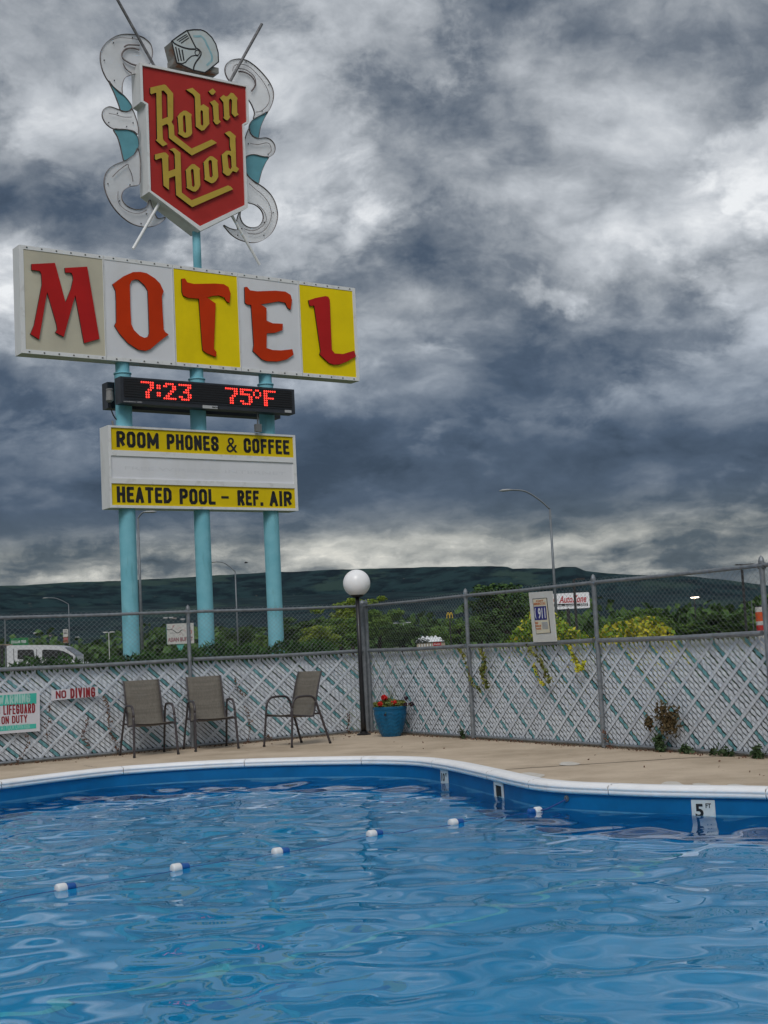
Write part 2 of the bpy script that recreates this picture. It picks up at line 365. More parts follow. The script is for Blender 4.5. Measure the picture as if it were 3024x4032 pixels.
m_letter_red = mat('red letter', (.46, .014, .014), .45, spec=.18, var=.08, scale=1.5)
m_letter_org = mat('orange red letter', (.54, .036, .002), .45, spec=.16, var=.08, scale=1.5)
m_beige = mat('yellowed panel', (.58, .545, .43), .45, spec=.3, col2=(.48, .45, .36), scale=1.1, lo=.42, hi=.7, detail=7)
m_pwhite = mat('white panel', (.74, .75, .79), .42, spec=.3, var=.03, scale=1.2)
m_yellow = mat('yellow panel', (.86, .66, .0), .45, spec=.2, var=.05, scale=1.4)
stain(m_pwhite, 1.1, .50, .80, (.86, .85, .82), (1, .5, 1)); stain(m_yellow, 1.0, .5, .8, (.88, .86, .8), (1, .5, 1))
m_yellow2 = mat('mustard yellow panel', (.74, .55, .004), .45, spec=.2, var=.06, scale=1.6)
stain(m_yellow2, 1.6, .5, .8, (.84, .82, .75), (1, .4, 1))
m_scroll = mat('whitish scroll sheet', (.84, .85, .87), .5, col2=(.72, .71, .71), scale=1.8, lo=.45, hi=.75)
m_scroll.node_tree.nodes['Principled BSDF'].inputs['Alpha'].default_value = .50
m_steal = mat('teal scroll sheet', (.12, .35, .42), .45, var=.1, scale=2)
m_rim = mat('rusty brown edge', (.10, .07, .07), .7, col2=(.24, .21, .21), scale=7)
m_rust = mat('rusted grey sheet', (.22, .22, .21), .8, col2=(.17, .075, .035), scale=4, lo=.45, hi=.6, detail=8)
m_helm = mat('pale helmet face', (.54, .60, .62), .5, col2=(.48, .47, .42), scale=3.5, lo=.5, hi=.8)
m_blue_fade = mat('faded blue paint', (.22, .44, .52), .6, col2=(.34, .52, .57), scale=9)
m_dark = mat('dark housing', (.022, .026, .036), .45, var=.15, scale=6)
m_pitch = mat('black louvre', (.006, .006, .008), .6)
m_led = mat('red lamp', (.5, .02, .02), .4, emit=(1, .045, .03), estr=2.0)
m_ghost = mat('ghost lettering', (.68, .69, .73), .45)
m_frame = mat('dark brown chair tube', (.050, .042, .046), .4, var=.15, scale=20)
def fabric():
    m = mat('woven taupe sling', (.17, .155, .13), .85)
    nt = m.node_tree; b = nt.nodes['Principled BSDF']; t = nt.nodes.new('ShaderNodeTexCoord'); mix = []
    for sc in ((260, 4, 90), (6, 260, 60)):
        mp = nt.nodes.new('ShaderNodeMapping'); mp.inputs['Scale'].default_value = (sc[0], sc[1], sc[2]); nt.links.new(t.outputs['Object'], mp.inputs[0])
        n = nt.nodes.new('ShaderNodeTexNoise'); n.inputs['Scale'].default_value = .35; n.inputs['Detail'].default_value = 2; nt.links.new(mp.outputs[0], n.inputs[0]); mix.append(n)
    a = nt.nodes.new('ShaderNodeMath'); a.operation = 'MULTIPLY'; nt.links.new(mix[0].outputs[0], a.inputs[0]); nt.links.new(mix[1].outputs[0], a.inputs[1])
    r = nt.nodes.new('ShaderNodeValToRGB'); r.color_ramp.elements[0].position = .14; r.color_ramp.elements[1].position = .36
    r.color_ramp.elements[0].color = (.118, .106, .088, 1); r.color_ramp.elements[1].color = (.165, .150, .126, 1)
    nt.links.new(a.outputs[0], r.inputs[0]); nt.links.new(r.outputs[0], b.inputs['Base Color']); return m
m_fab = fabric()
m_globe = mat('white lamp globe', (.90, .90, .91), .3, var=.02)
m_asph = mat('asphalt', (.05, .05, .052), .9, var=.15, scale=3)
m_grass = mat('dry grass ground', (.10, .11, .05), .95, col2=(.06, .08, .035), scale=.05, detail=8)

# ------------------------------------------------------------------ ground, deck and pool
C0 = np.array([-.39, 20.46, 0.0])
dL = np.array([-.8284, -.5602, 0]); dR = np.array([.4852, -.8744, 0])
pool_pts = [(-4.18, 14.8), (-3.7, 15.37), (-3.17, 15.85), (-2.55, 16.05), (-1.9, 16.08), (-1.21, 15.93), (-.55, 15.68), (-.14, 15.45), (.24, 15.05), (.53, 14.38), (.75, 13.65), (.93, 13.0),
            (1.06, 12.52), (1.2, 12.12), (1.42, 11.78), (1.77, 11.45), (2.09, 11.18), (2.8, 10.71), (3.6, 10.0), (4.2, 9.1), (4.4, 7.9), (4.1, 6.2), (3.2, 4.6), (1.8, 3.6), (0, 3.2), (-2, 3.3), (-3.8, 4.2),
            (-5.2, 6), (-5.8, 8.5), (-5.7, 11), (-5.2, 13.2), (-4.7, 14.2)]
POOL = [tuple(q) for q in catmull(pool_pts, 8)]
def offset_loop(loop, w):
    L = len(loop); out = []; A = sum(loop[i - 1][0] * loop[i][1] - loop[i][0] * loop[i - 1][1] for i in range(L)); sg = 1 if A > 0 else -1
    for i in range(L):
        tx, ty = loop[(i + 1) % L][0] - loop[i - 1][0], loop[(i + 1) % L][1] - loop[i - 1][1]; l = math.hypot(tx, ty)
        out.append((loop[i][0] + sg * ty / l * w, loop[i][1] - sg * tx / l * w))
    return out
def sheet(name, loops, z, m, parent=None):
    tr = tessellate_polygon([[Vector((a, b, 0)) for a, b in l] for l in loops]); fl = [p for l in loops for p in l]; F = []
    for t in tr:
        a, b, c = [fl[i] for i in t]; F.append(tuple(t) if (b[0] - a[0]) * (c[1] - a[1]) - (b[1] - a[1]) * (c[0] - a[0]) > 0 else tuple(t)[::-1])
    return obj(name, mesh(name, [(x, y, z) for x, y in fl], F, m), parent)
def c2(a, b): q = C0 + dL * a + dR * b; return (float(q[0]), float(q[1]))
deck_out = [c2(-.25, -.25), c2(11, -.25), c2(11, 27), c2(-.25, 27)]
deck = tag(sheet('pool_deck', [deck_out, offset_loop(POOL, .03)], 0, m_conc), kind='structure')
GZ = -.25
gr = tag(sheet('ground', [[(-9000, -3000), (9000, -3000), (9000, 14000), (-9000, 14000)], [c2(-.249, -.249), c2(10.999, -.249), c2(10.999, 26.999), c2(-.249, 26.999)]], GZ, m_grass), kind='structure')
mb = MB(); q = [c2(-.25, -.25), c2(11, -.25), c2(11, 27), c2(-.25, 27)]
mb.add([(x, y, -.002) for x, y in q] + [(x, y, GZ - .05) for x, y in q], [(i, i + 4, (i + 1) % 4 + 4, (i + 1) % 4) for i in range(4)])
mb.build('deck_edge', m_conc, deck)
# street beyond the sign
rd = tag(obj('road', mesh('road', [(-400, 40, GZ + .006), (400, 62, GZ + .006), (400, 76, GZ + .006), (-400, 54, GZ + .006)], [(0, 1, 2, 3)], m_asph)), kind='structure')
mb = MB()
for i in range(-30, 60):
    x = i * 6.0; y = 47 + (x + 400) * 22 / 800; mb.box((x, y, GZ + .012), (2.5, .12, .004))
mb.build('lane_marking', mat('yellow road paint', (.6, .42, .05), .8), rd)
m_patch = mat('pale worn paint', (.50, .46, .40), .8, col2=(.60, .57, .52), scale=12)
# worn paint spots on the deck
for px, py, w, h in ((2088, 3053, .14, .30), (2240, 3006, .12, .22), (2650, 3086, .10, .20), (2760, 3090, .08, .14), (2900, 3094, .10, .15)):
    g = ground(px, py, .004); w *= .8
    obj('paint_patch', mesh('paint_patch', [(g[0] + w * math.cos(a) * (1 + .2 * math.sin(3 * a + px)), g[1] + h * math.sin(a), .004) for a in np.linspace(0, 6.28, 15)[:-1]], [tuple(range(14))], m_patch), deck)
mb = MB()                                     # control joint and cracks in the concrete
for p, q, w in (((1990, 3030), (2700, 2985), .013), ((2700, 2985), (3030, 2972), .013), ((1560, 2960), (1700, 2966), .004), ((330, 3015), (380, 3022), .005)):
    A = ground(*p); B = ground(*q); n = 14; tv = B - A; pv = np.array([-tv[1], tv[0], 0]); pv /= np.linalg.norm(pv)
    c = [A + tv * i / n + pv * random.uniform(-.012, .012) for i in range(n + 1)]
    vs = [x + pv * w + [0, 0, .003] for x in c] + [x - pv * w + [0, 0, .003] for x in c]
    mb.add(vs, [(i + n + 1, i + n + 2, i + 1, i) for i in range(n)])
mb.build('deck_crack', mat('dark crack', (.12, .10, .08), .9), deck)

pool = tag(empty('swimming_pool'), 'freeform in-ground pool with white rounded coping and blue liner', None, None, 'structure')
WZ = -.19
Lp = len(POOL); FLOOR = -1.62
def floor_z(x, y): return FLOOR - .0 * y
inn = offset_loop(POOL, -.25)
mb = MB(); rings = []
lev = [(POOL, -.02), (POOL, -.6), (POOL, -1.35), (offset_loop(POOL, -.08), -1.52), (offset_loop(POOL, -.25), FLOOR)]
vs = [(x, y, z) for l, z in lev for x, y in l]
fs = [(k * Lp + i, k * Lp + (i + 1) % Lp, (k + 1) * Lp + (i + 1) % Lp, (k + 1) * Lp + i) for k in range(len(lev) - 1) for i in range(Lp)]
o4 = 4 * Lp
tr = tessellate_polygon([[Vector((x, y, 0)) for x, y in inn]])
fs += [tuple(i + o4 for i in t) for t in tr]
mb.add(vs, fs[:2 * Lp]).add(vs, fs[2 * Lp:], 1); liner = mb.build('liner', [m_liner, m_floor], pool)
for p_ in liner.data.polygons[:4 * Lp]: p_.use_smooth = True
# coping: rounded white extrusion in lengths with open seams
prof = [(.17, .002), (.17, .024), (.13, .033), (.05, .035), (.022, .033), (.014, .026), (.004, .026), (-.010, .030), (-.027, .022), (-.036, .006), (-.036, -.004), (-.027, -.012), (-.031, -.019), (-.031, -.036), (-.022, -.048), (-.006, -.054), (.02, -.056)]
offs = [offset_loop(POOL, a) for a, b in prof]
seg = 17
for s0 in range(0, Lp, seg):
    idx = [(s0 + i) % Lp for i in range(min(seg, Lp - s0) + 1)]; m_ = len(prof); vs = []
    for j, i in enumerate(idx):
        for k, (a, b) in enumerate(prof):
            x, y = offs[k][i]
            if j == 0 or j == len(idx) - 1:
                i2 = idx[1] if j == 0 else idx[-2]; X, Y = offs[k][i2]; l = math.hypot(X - x, Y - y); x += (X - x) / l * .0035; y += (Y - y) / l * .0035
            vs.append((x, y, b))
    fs = [(j * m_ + k, j * m_ + k + 1, (j + 1) * m_ + k + 1, (j + 1) * m_ + k) for j in range(len(idx) - 1) for k in range(m_ - 1)]
    o = obj('coping', mesh('coping', vs, fs, m_white_cop, smooth=True), pool)
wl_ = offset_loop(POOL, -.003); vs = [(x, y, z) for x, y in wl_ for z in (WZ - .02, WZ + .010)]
obj('waterline_band', mesh('waterline_band', vs, [(2 * i, 2 * ((i + 1) % Lp), 2 * ((i + 1) % Lp) + 1, 2 * i + 1) for i in range(Lp)], mat('pale scum and reflected light', (.03, .20, .40), .6, col2=(.07, .26, .44), scale=8), smooth=True), pool)  # paler strip: scum, with light reflected off the water painted into its colour
# pale line at the slope break on the pool floor
ln = [(2.95, 11.2), (2.42, 11.0), (1.56, 10.37), (.88, 9.64), (.23, 9.11), (-.25, 8.70), (-1.09, 8.14), (-1.92, 7.76), (-3.2, 7.3), (-5.2, 6.9)]
c = catmull(ln, 6, False); vs = []
for i, p in enumerate(c):
    tv = c[min(i + 1, len(c) - 1)] - c[max(i - 1, 0)]; tv /= np.linalg.norm(tv); n_ = np.array([-tv[1], tv[0]])
    vs += [(*(p + n_ * .032), FLOOR + .006), (*(p - n_ * .032), FLOOR + .006)]
obj('floor_line', mesh('floor_line', vs, [(2 * i, 2 * i + 1, 2 * i + 3, 2 * i + 2) for i in range(len(c) - 1)], m_line), pool)

def wall_at(px, py, z):       # the point of the pool wall seen at a pixel, and its tangent
    g = ground(px, py, z)[:2]; i = min(range(Lp), key=lambda k: (POOL[k][0] - g[0]) ** 2 + (POOL[k][1] - g[1]) ** 2)
    best = None
    for k in (i - 1, i):
        a = np.array(POOL[k % Lp]); b = np.array(POOL[(k + 1) % Lp]); t = np.clip(((g - a) @ (b - a)) / ((b - a) @ (b - a)), 0, 1); q = a + (b - a) * t
        if best is None or np.linalg.norm(q - g) < best[0]: best = (np.linalg.norm(q - g), q, (b - a) / np.linalg.norm(b - a))
    return best[1], best[2]
m_tile = mat('white marker tile', (.60, .64, .64), .4, var=.06, scale=20)
def wall_frame(px, py, z, zc):
    q, t = wall_at(px, py, z)
    if t[0] < 0: t = -t
    n = np.array([t[1], -t[0]])                       # towards the camera side
    return Matrix(((t[0], 0, n[0], q[0] + n[0] * .004), (t[1], 0, n[1], q[1] + n[1] * .004), (0, 1, 0, zc), (0, 0, 0, 1)))
mk = empty('depth_marker', parent=pool, mw=wall_frame(2752, 3162, -.08, -.145))
MB().plate([rrect(.19, .155, .006)], 0, .004).build('tile', m_tile, mk)
obj('numeral', text_mesh('5', .066, .105, .0015, m_ink, .03), mk, mw=Matrix.Translation((-.032, -.005, .0042)))
obj('lettering', text_mesh('FT', .044, .036, .0015, m_ink, .03), mk, mw=Matrix.Translation((.042, .034, .0042)))
mk = empty('depth_marker', parent=pool, mw=wall_frame(1722, 3044, -.08, -.125))
MB().plate([rrect(.20, .14, .006)], 0, .004).build('tile', m_tile, mk)
obj('numeral', text_mesh('10', .09, .085, .0015, m_ink, .03), mk, mw=Matrix.Translation((-.032, -.005, .0042)))
obj('lettering', text_mesh('FT', .044, .034, .0015, m_ink, .03), mk, mw=Matrix.Translation((.05, .025, .0042)))
sk_ = empty('skimmer', parent=pool, mw=wall_frame(1905, 3105, -.1, -.135))
MB().plate([rrect(.24, .165, .012), rrect(.17, .105, .008)], 0, .012).build('frame', mat('white plastic', (.66, .67, .66), .4), sk_)
MB().plate([rrect(.172, .107, .006)], .001, .003).build('opening', m_pitch, sk_)
ea = empty('rope_anchor', parent=pool, mw=wall_frame(2252, 3143, -.1, -.095))
MB().plate([rrect(.05, .05, .024)], 0, .006).build('eye_plate', m_galv, ea)
MB().tube([(.012 * math.cos(a), .016 * math.sin(a), .014 + .0 * a) for a in np.linspace(0, 6.28, 13)[:-1]], .004, 6, closed=True).build('eye', m_galv, ea)

# water surface
rw = np.random.default_rng(21)
waves = []
for _ in range(70):
    lam = .22 * (4.6 ** rw.random()); th = rw.normal(1.35, 1.0); k = 2 * math.pi / lam
    waves.append((k * math.cos(th), k * math.sin(th), rw.random() * 6.283, lam ** 1.25))
sl_ = math.sqrt(sum((a * math.hypot(kx, ky)) ** 2 / 2 for kx, ky, ph, a in waves)); amp_ = .062 / sl_
xs = np.arange(-6.2, 4.8, .032); ys = np.arange(2.9, 16.5, .032); X, Y = np.meshgrid(xs, ys, indexing='ij'); Zw = np.full_like(X, WZ)
for kx, ky, ph, a in waves: Zw += amp_ * a * np.sin(kx * X + ky * Y + ph)
PO = np.array(offset_loop(POOL, .05)); ins = np.zeros(X.shape, bool)
x1, y1 = PO[:, 0], PO[:, 1]; x2, y2 = np.roll(x1, -1), np.roll(y1, -1)
for a, b, c, d in zip(x1, y1, x2, y2):
    with np.errstate(divide='ignore', invalid='ignore'):
        ins ^= ((b > Y) != (d > Y)) & (X < (c - a) * (Y - b) / (d - b + 1e-12) + a)
nx, ny = X.shape; idm = np.arange(nx * ny).reshape(nx, ny)
cell = ins[:-1, :-1] & ins[1:, :-1] & ins[:-1, 1:] & ins[1:, 1:]
q = np.stack([idm[:-1, :-1][cell], idm[1:, :-1][cell], idm[1:, 1:][cell], idm[:-1, 1:][cell]], 1)
used = np.unique(q); rem = np.zeros(nx * ny, int); rem[used] = np.arange(len(used))
m_water = bpy.data.materials.new('pool water'); m_water.use_nodes = True
b_ = m_water.node_tree.nodes['Principled BSDF']; b_.inputs['Transmission Weight'].default_value = 1; b_.inputs['IOR'].default_value = 1.28; b_.inputs['Specular Tint'].default_value = (.45, .78, 1, 1)
b_.inputs['Roughness'].default_value = .0; b_.inputs['Base Color'].default_value = (.45, .95, 1, 1)
wv = np.stack([X.ravel(), Y.ravel(), Zw.ravel()], 1)[used]
water = tag(obj('water', mesh('water', wv, rem[q], m_water, smooth=True)), kind='structure')

# lane rope with floats
m_rope = mat('blue rope', (.01, .05, .22), .7, var=.2, scale=60); m_fw = mat('white float', (.74, .74, .74), .35); m_fb = mat('blue float', (.004, .085, .32), .35)
rope = tag(empty('lane_rope', (-.19, 10.73, WZ)), 'blue rope strung with six blue and white floats across the pool', 'lane rope')
fl = [ground(260, 3501, WZ), ground(711, 3422, WZ), ground(1107, 3358, WZ), ground(1478, 3296, WZ), ground(1797, 3240, WZ), ground(2104, 3196, WZ)]
an = np.array(ea.matrix_basis.translation)
base_r = np.array(rope.location)
def wz(x, y): return WZ + sum(amp_ * a * math.sin(kx * x + ky * y + ph) for kx, ky, ph, a in waves)
d0 = (fl[0] - fl[1]); ext = [fl[0] + d0 * 1.0, fl[0] + d0 * 2.1, fl[0] + d0 * 3.2 ]
path = [*ext[::-1], *fl]
pp = []
for i in range(len(path) - 1):
    for k in range(8):
        t = k / 8; p = path[i] * (1 - t) + path[i + 1] * t; pp.append((p[0], p[1], wz(p[0], p[1]) - .004))
pp += [tuple(fl[-1]), tuple(fl[-1] * .6 + an * .4 + [0, 0, -.02]), tuple(an + [0, -.01, -.004])]
MB().tube([np.array(p) - base_r for p in pp], .0065, 6).build('rope', m_rope, rope)
for i, p in enumerate(fl + [path[1]]):
    dv = (fl[min(i + 1, 5)] - fl[max(min(i, 5) - 1, 0)]); dv /= np.linalg.norm(dv)
    f = empty('float', parent=rope, mw=Matrix(((dv[0], -dv[1], 0, p[0] - base_r[0]), (dv[1], dv[0], 0, p[1] - base_r[1]), (0, 0, 1, wz(p[0], p[1]) + .008 - base_r[2]), (0, 0, 0, 1))))
    s = -1 if i < 5 else 1
    for a, b, nm, mm_ in ((0, .070, 'white_half', m_fw), (-.065, 0, 'blue_half', m_fb)):
        if s < 0: a, b = -b, -a
        rq = .82 if nm == 'white_half' else .66; c = [(a, .030 * rq), (a + .004, .038 * rq), (a + .012, .042 * rq), (b - .012, .042 * rq), (b - .004, .038 * rq), (b, .030 * rq)]
        MB().tube([(x, 0, 0) for x, r in c], [r for x, r in c], 16).build(nm, mm_, f, smooth=True)

# ------------------------------------------------------------------ fences
def fence(label, d, L, posts, sgn, side, cam_end, rail_gap=()):
    """local x runs along the fence from the corner, local y is the pool side times side, sgn is the fall of the main slats"""
    f = empty('chain_link_fence', C0, math.atan2(d[1], d[0])); tag(f, label, 'fence')
    ZT, ZM, z0, z1 = 1.835, 1.185, .045, 1.14
    for s, r in posts:
        p = MB().tube([(s, 0, 0), (s, 0, ZT + .02)], r, 14).tube([(s, 0, ZT + .02), (s, 0, ZT + .045), (s, 0, ZT + .075), (s, 0, ZT + .095)], [r * 1.12, r * 1.12, r * .8, r * .1], 14)
        p = p.build('post', m_galv, f, smooth=False)
        for z in ([.35, .75, 1.45] if r < .04 else [.2, .5, .8, 1.1, 1.3, 1.5, 1.7]): MB().tube([(s, 0, z - .011), (s, 0, z + .011)], r + .004, 12).build('band', m_galv, p)
        MB().tube([(s - .04, 0, ZT - .005), (s + .04, 0, ZT - .005)], .030, 10).build('rail_fitting', m_galv, p)
    ss = sorted(s for s, r in posts)
    for a, b in zip(ss[:-1], ss[1:]):
        MB().tube([(a, 0, ZT), ((a + b) / 2, 0, ZT - .006), (b, 0, ZT)], .021, 10).build('top_rail', m_galv, f)
        MB().tube([(a + .05, side * .012, ZM), ((a + b) / 2, side * .012, ZM - .008), (b - .05, side * .012, ZM + .004)], .027, 10).build('middle_rail', m_galv, f)
    MB().tube([(0, -side * .01, .035), (L, -side * .01, .035)], .018, 8).build('bottom_rail', m_galv, f)
    yb = -side * .045                      # the fabric hangs on the far side of the posts
    k, p = .87, .0705
    cache = {}
    def strip(a, b, zlo, w, key, y, sg, mt, wave):
        """slat from x=a at the bottom; cut off at b"""
        ky_ = (round(b - a, 2), key, sg, mt.name, round(zlo, 2))
        if ky_ not in cache:
            n = max(2, int((b - a) / p * 2)); vs = []; hw = w / 2 * math.sqrt(1 + k * k)
            for i in range(n + 1):
                x = (b - a) * i / n; z = zlo + k * x; o = (wave if i % 2 else -wave) * side
                vs += [(sg * x, o, z - hw), (sg * x, o, z + hw)]
            cache[ky_] = mesh('slat', vs, [(2 * i, 2 * i + 1, 2 * i + 3, 2 * i + 2) for i in range(n)], mt)
        return cache[ky_]
    run = (z1 - z0) / k
    def layer(step_fn, sg, w, y, pick, wave):
        i = 0; s = -run
        while s < L + run:
            x0 = s; lo, hi = 0.0, run                         # part of the run inside the panel
            if sg > 0: lo = max(0, -x0); hi = min(run, L - x0)
            else: lo = max(0, x0 - L); hi = min(run, x0)
            if hi - lo > .03:
                mt = pick(i)
                me = strip(lo, hi, z0 + k * lo, w, 'a', y, sg, mt, wave)
                so_ = obj('slat', me, f, loc=(x0 + sg * lo + rs.uniform(-.002, .002), y + rs.uniform(-.0015, .0015), rs.uniform(-.004, .004))); so_.rotation_euler = (rs.uniform(-.004, .004), rs.uniform(-.004, .004), 0)
            n = step_fn(i); i += n; s += p * n
    rs = random.Random(5 if side > 0 else 9)
    layer(lambda i: 1, sgn, .0365, yb, lambda i: m_teal if i % 7 == 0 else rs.choices((m_slat, m_slat2, m_slat3), (.72, .16, .12))[0], .0055)
    layer(lambda i: rs.choice((4, 5, 4, 5, 5)), -sgn, .039, yb + side * .010, lambda i: rs.choices((m_slat, m_slat2, m_slat3), (.6, .1, .3))[0], .0015)
    w = MB(); zt = 1.885; R_ = .0013
    for sg in (1, -1):
        s = -3.0
        while s < L + 3.0:
            pts = []
            for z in (.02, zt):
                pts.append((s + sg * (z - .02) / k, z))
            (xa, za), (xb, zb_) = pts
            def clip(x): return za + (zb_ - za) * (x - xa) / (xb - xa)
            if max(xa, xb) > 0 and min(xa, xb) < L:
                P_ = []
                for x, z in ((xa, za), (xb, zb_)):
                    if x < 0: z = clip(0); x = 0
                    if x > L: z = clip(L); x = L
                    P_.append((x, yb + side * (.017 + .002 * sg), z))
                w.tube(P_, R_, 3, cap=False)
            s += p
    tag(w.build('wire_mesh', m_wire, f), kind='stuff')
    return f
fL = fence('slatted chain link fence behind the three chairs, left of the globe lamp', dL, 8.6, [(0, .042), (2.82, .026), (5.60, .026), (8.40, .026)], 1, 1, 8)
fR = fence('slatted chain link fence behind the flower pot, right of the globe lamp', dR, 10.9, [(.12, .024), (2.86, .026), (5.56, .026), (8.19, .026), (10.7, .026)], -1, -1, 8)

# ------------------------------------------------------------------ motel sign
ALPHA = math.radians(35.5)
g = at(279 * K, 1250 * K, 27.0); SO = np.array([g[0], g[1], 0.0]); SP = Plane(SO, ALPHA)
sign = tag(empty('motel_sign', mw=SP.mw), 'tall roadside pylon sign on three turquoise poles with red shield and lettered boards', 'sign')
def upright(x, y, z): return Matrix(((1, 0, 0, x), (0, 0, 1, y), (0, -1, 0, z), (0, 0, 0, 1)))
poles = [0.0, SP.px(441 * K, 1250 * K)[0], SP.px(591 * K, 1250 * K)[0]]
# boards: (left, right, bottom, top) on the front plane
s2 = 1500 / 1659; s3 = 900 / 1659
def board(pts, x0, y0, s, off):
    q = SP.tr(pts, x0, y0, s, off); a = [p[0] for p in q]; b = [p[1] for p in q]
    return (a[0] + a[3]) / 2, (a[1] + a[2]) / 2, (b[2] + b[3]) / 2, (b[0] + b[1]) / 2
mo = board([(84, 68), (1549, 262), (1563, 665), (92, 540)], 0, 900, s2, .17)
lo = board([(143, 543), (1497, 615), (1515, 1165), (150, 1140)], 350, 1380, s3, .20)
le = board([(225, 190), (1490, 280), (1497, 455), (235, 385)], 350, 1380, s3, .43)
for i, x in enumerate(poles):
    pl = MB().tube([(x, -.6, 0), (x, mo[2] - .22, 0)], .162, 28, cap=False).tube([(x, mo[2] - .225, 0), (x, mo[2] - .20, 0), (x, mo[2] - .195, 0)], [.176, .176, .14], 28).tube([(x, mo[2] - .2, 0), (x, mo[2] + .3, 0)], .138, 28, cap=False)
    pl.build('support_pole', m_turq, sign, smooth=True)
sh_x = SP.px(774, 950, 0)[0]
# --- MOTEL board
mc = MB().box(((mo[0] + mo[1]) / 2, (mo[2] + mo[3]) / 2, 0), (mo[1] - mo[0], mo[3] - mo[2], .34 - .02)).build('cabinet', m_cab, sign); mc.name = 'letter_cabinet'
cuts = [mo[0], SP.px(905 * .40989 + 40 + 1, 940 + 660 * .40989, .17)[0], SP.px(660 + 54 * .47016, 1020 + 480 * .47016, .17)[0], SP.px(660 + 599 * .47016, 1250, .17)[0], SP.px(660 + 1110 * .47016, 1290, .17)[0], mo[1]]
pm_ = [m_beige, m_pwhite, m_yellow, m_pwhite, m_yellow]
for i in range(5):
    a, b = cuts[i] + .006, cuts[i + 1] - .006; fr_ = .075
    l_ = a + (fr_ if i == 0 else .012); r_ = b - (fr_ if i == 4 else .012)
    MB().plate([[(l_, mo[2] + fr_), (r_, mo[2] + fr_), (r_, mo[3] - fr_), (l_, mo[3] - fr_)]], .155, .168).build('panel', pm_[i], mc)
    MB().plate([[(a, mo[2]), (b, mo[2]), (b, mo[3]), (a, mo[3])], [(l_ + .001, mo[2] + fr_), (r_ - .001, mo[2] + fr_), (r_ - .001, mo[3] - fr_), (l_ + .001, mo[3] - fr_)]], .161, .178).build('panel_frame', m_lip, mc)
sc_ = MB()
for i in range(26):
    x = mo[0] + .15 + i * (mo[1] - mo[0] - .3) / 25
    for y in (mo[3] - .035, mo[2] + .035): sc_.box((x, y, .181), (.028, .022, .010))
tag(sc_.build('frame_clips', mat('dark screw', (.08, .08, .08), .6, metal=.5), mc), kind='stuff')
CL = .40989; DL = .47016
LET = {
 'M': ([[(205, 243), (430, 232), (470, 380), (532, 612), (585, 480), (605, 390), (600, 350), (585, 325), (530, 325), (525, 280), (740, 268), (858, 962), (710, 1003), (625, 540), (515, 943), (435, 900), (452, 870), (445, 820), (355, 510), (278, 967), (195, 915), (230, 830), (305, 440), (300, 340), (285, 310), (205, 298)]], 40, 940, CL, m_letter_red),
 'O': ([[(983, 437), (1090, 360), (1180, 320), (1250, 318), (1310, 330), (1390, 380), (1440, 430), (1475, 505), (1458, 550), (1464, 700), (1475, 870), (1490, 897), (1522, 920), (1430, 990), (1350, 1060), (1300, 1077), (1230, 1065), (1130, 1000), (1050, 910), (1003, 835), (1020, 800), (1018, 600), (1013, 500)],
        [(1150, 440), (1165, 405), (1200, 390), (1235, 395), (1290, 445), (1322, 500), (1330, 700), (1337, 905), (1325, 942), (1290, 952), (1245, 932), (1190, 878), (1163, 820), (1154, 650)]], 40, 940, CL, m_letter_org),
 'T': ([[(118, 165), (145, 162), (165, 195), (220, 208), (400, 205), (470, 210), (510, 235), (528, 290), (518, 370), (490, 350), (475, 322), (430, 305), (380, 308), (330, 322), (402, 372), (395, 560), (388, 750), (410, 780), (405, 820), (330, 790), (295, 765), (288, 700), (262, 332), (170, 325), (130, 305), (120, 270)]], 660, 1020, DL, m_letter_org),
 'E': ([[(645, 235), (665, 232), (690, 262), (750, 270), (900, 265), (985, 272), (1030, 300), (1042, 345), (1030, 425), (1003, 405), (985, 365), (930, 355), (780, 380), (828, 410), (828, 515), (880, 538), (965, 542), (962, 595), (900, 618), (830, 622), (828, 745), (880, 762), (950, 765), (1045, 755), (1055, 800), (1000, 840), (920, 858), (830, 855), (790, 840), (715, 770), (722, 720), (700, 385), (665, 380), (648, 365)]], 660, 1020, DL, m_letter_org),
 'L': ([[(1180, 345), (1240, 325), (1320, 310), (1345, 315), (1358, 340), (1375, 760), (1400, 790), (1470, 795), (1562, 767), (1578, 815), (1500, 860), (1440, 882), (1390, 885), (1350, 870), (1275, 800), (1282, 770), (1228, 390), (1190, 392)]], 660, 1020, DL, m_letter_red)}
for k_, (lp, x0, y0, s, mt) in LET.items():
    lp2 = [SP.tr(l, x0, y0, s, .205) for l in lp]
    MB().plate(lp2, .170, .208, 0, 1).build('letter', [mt, m_ink], mc)
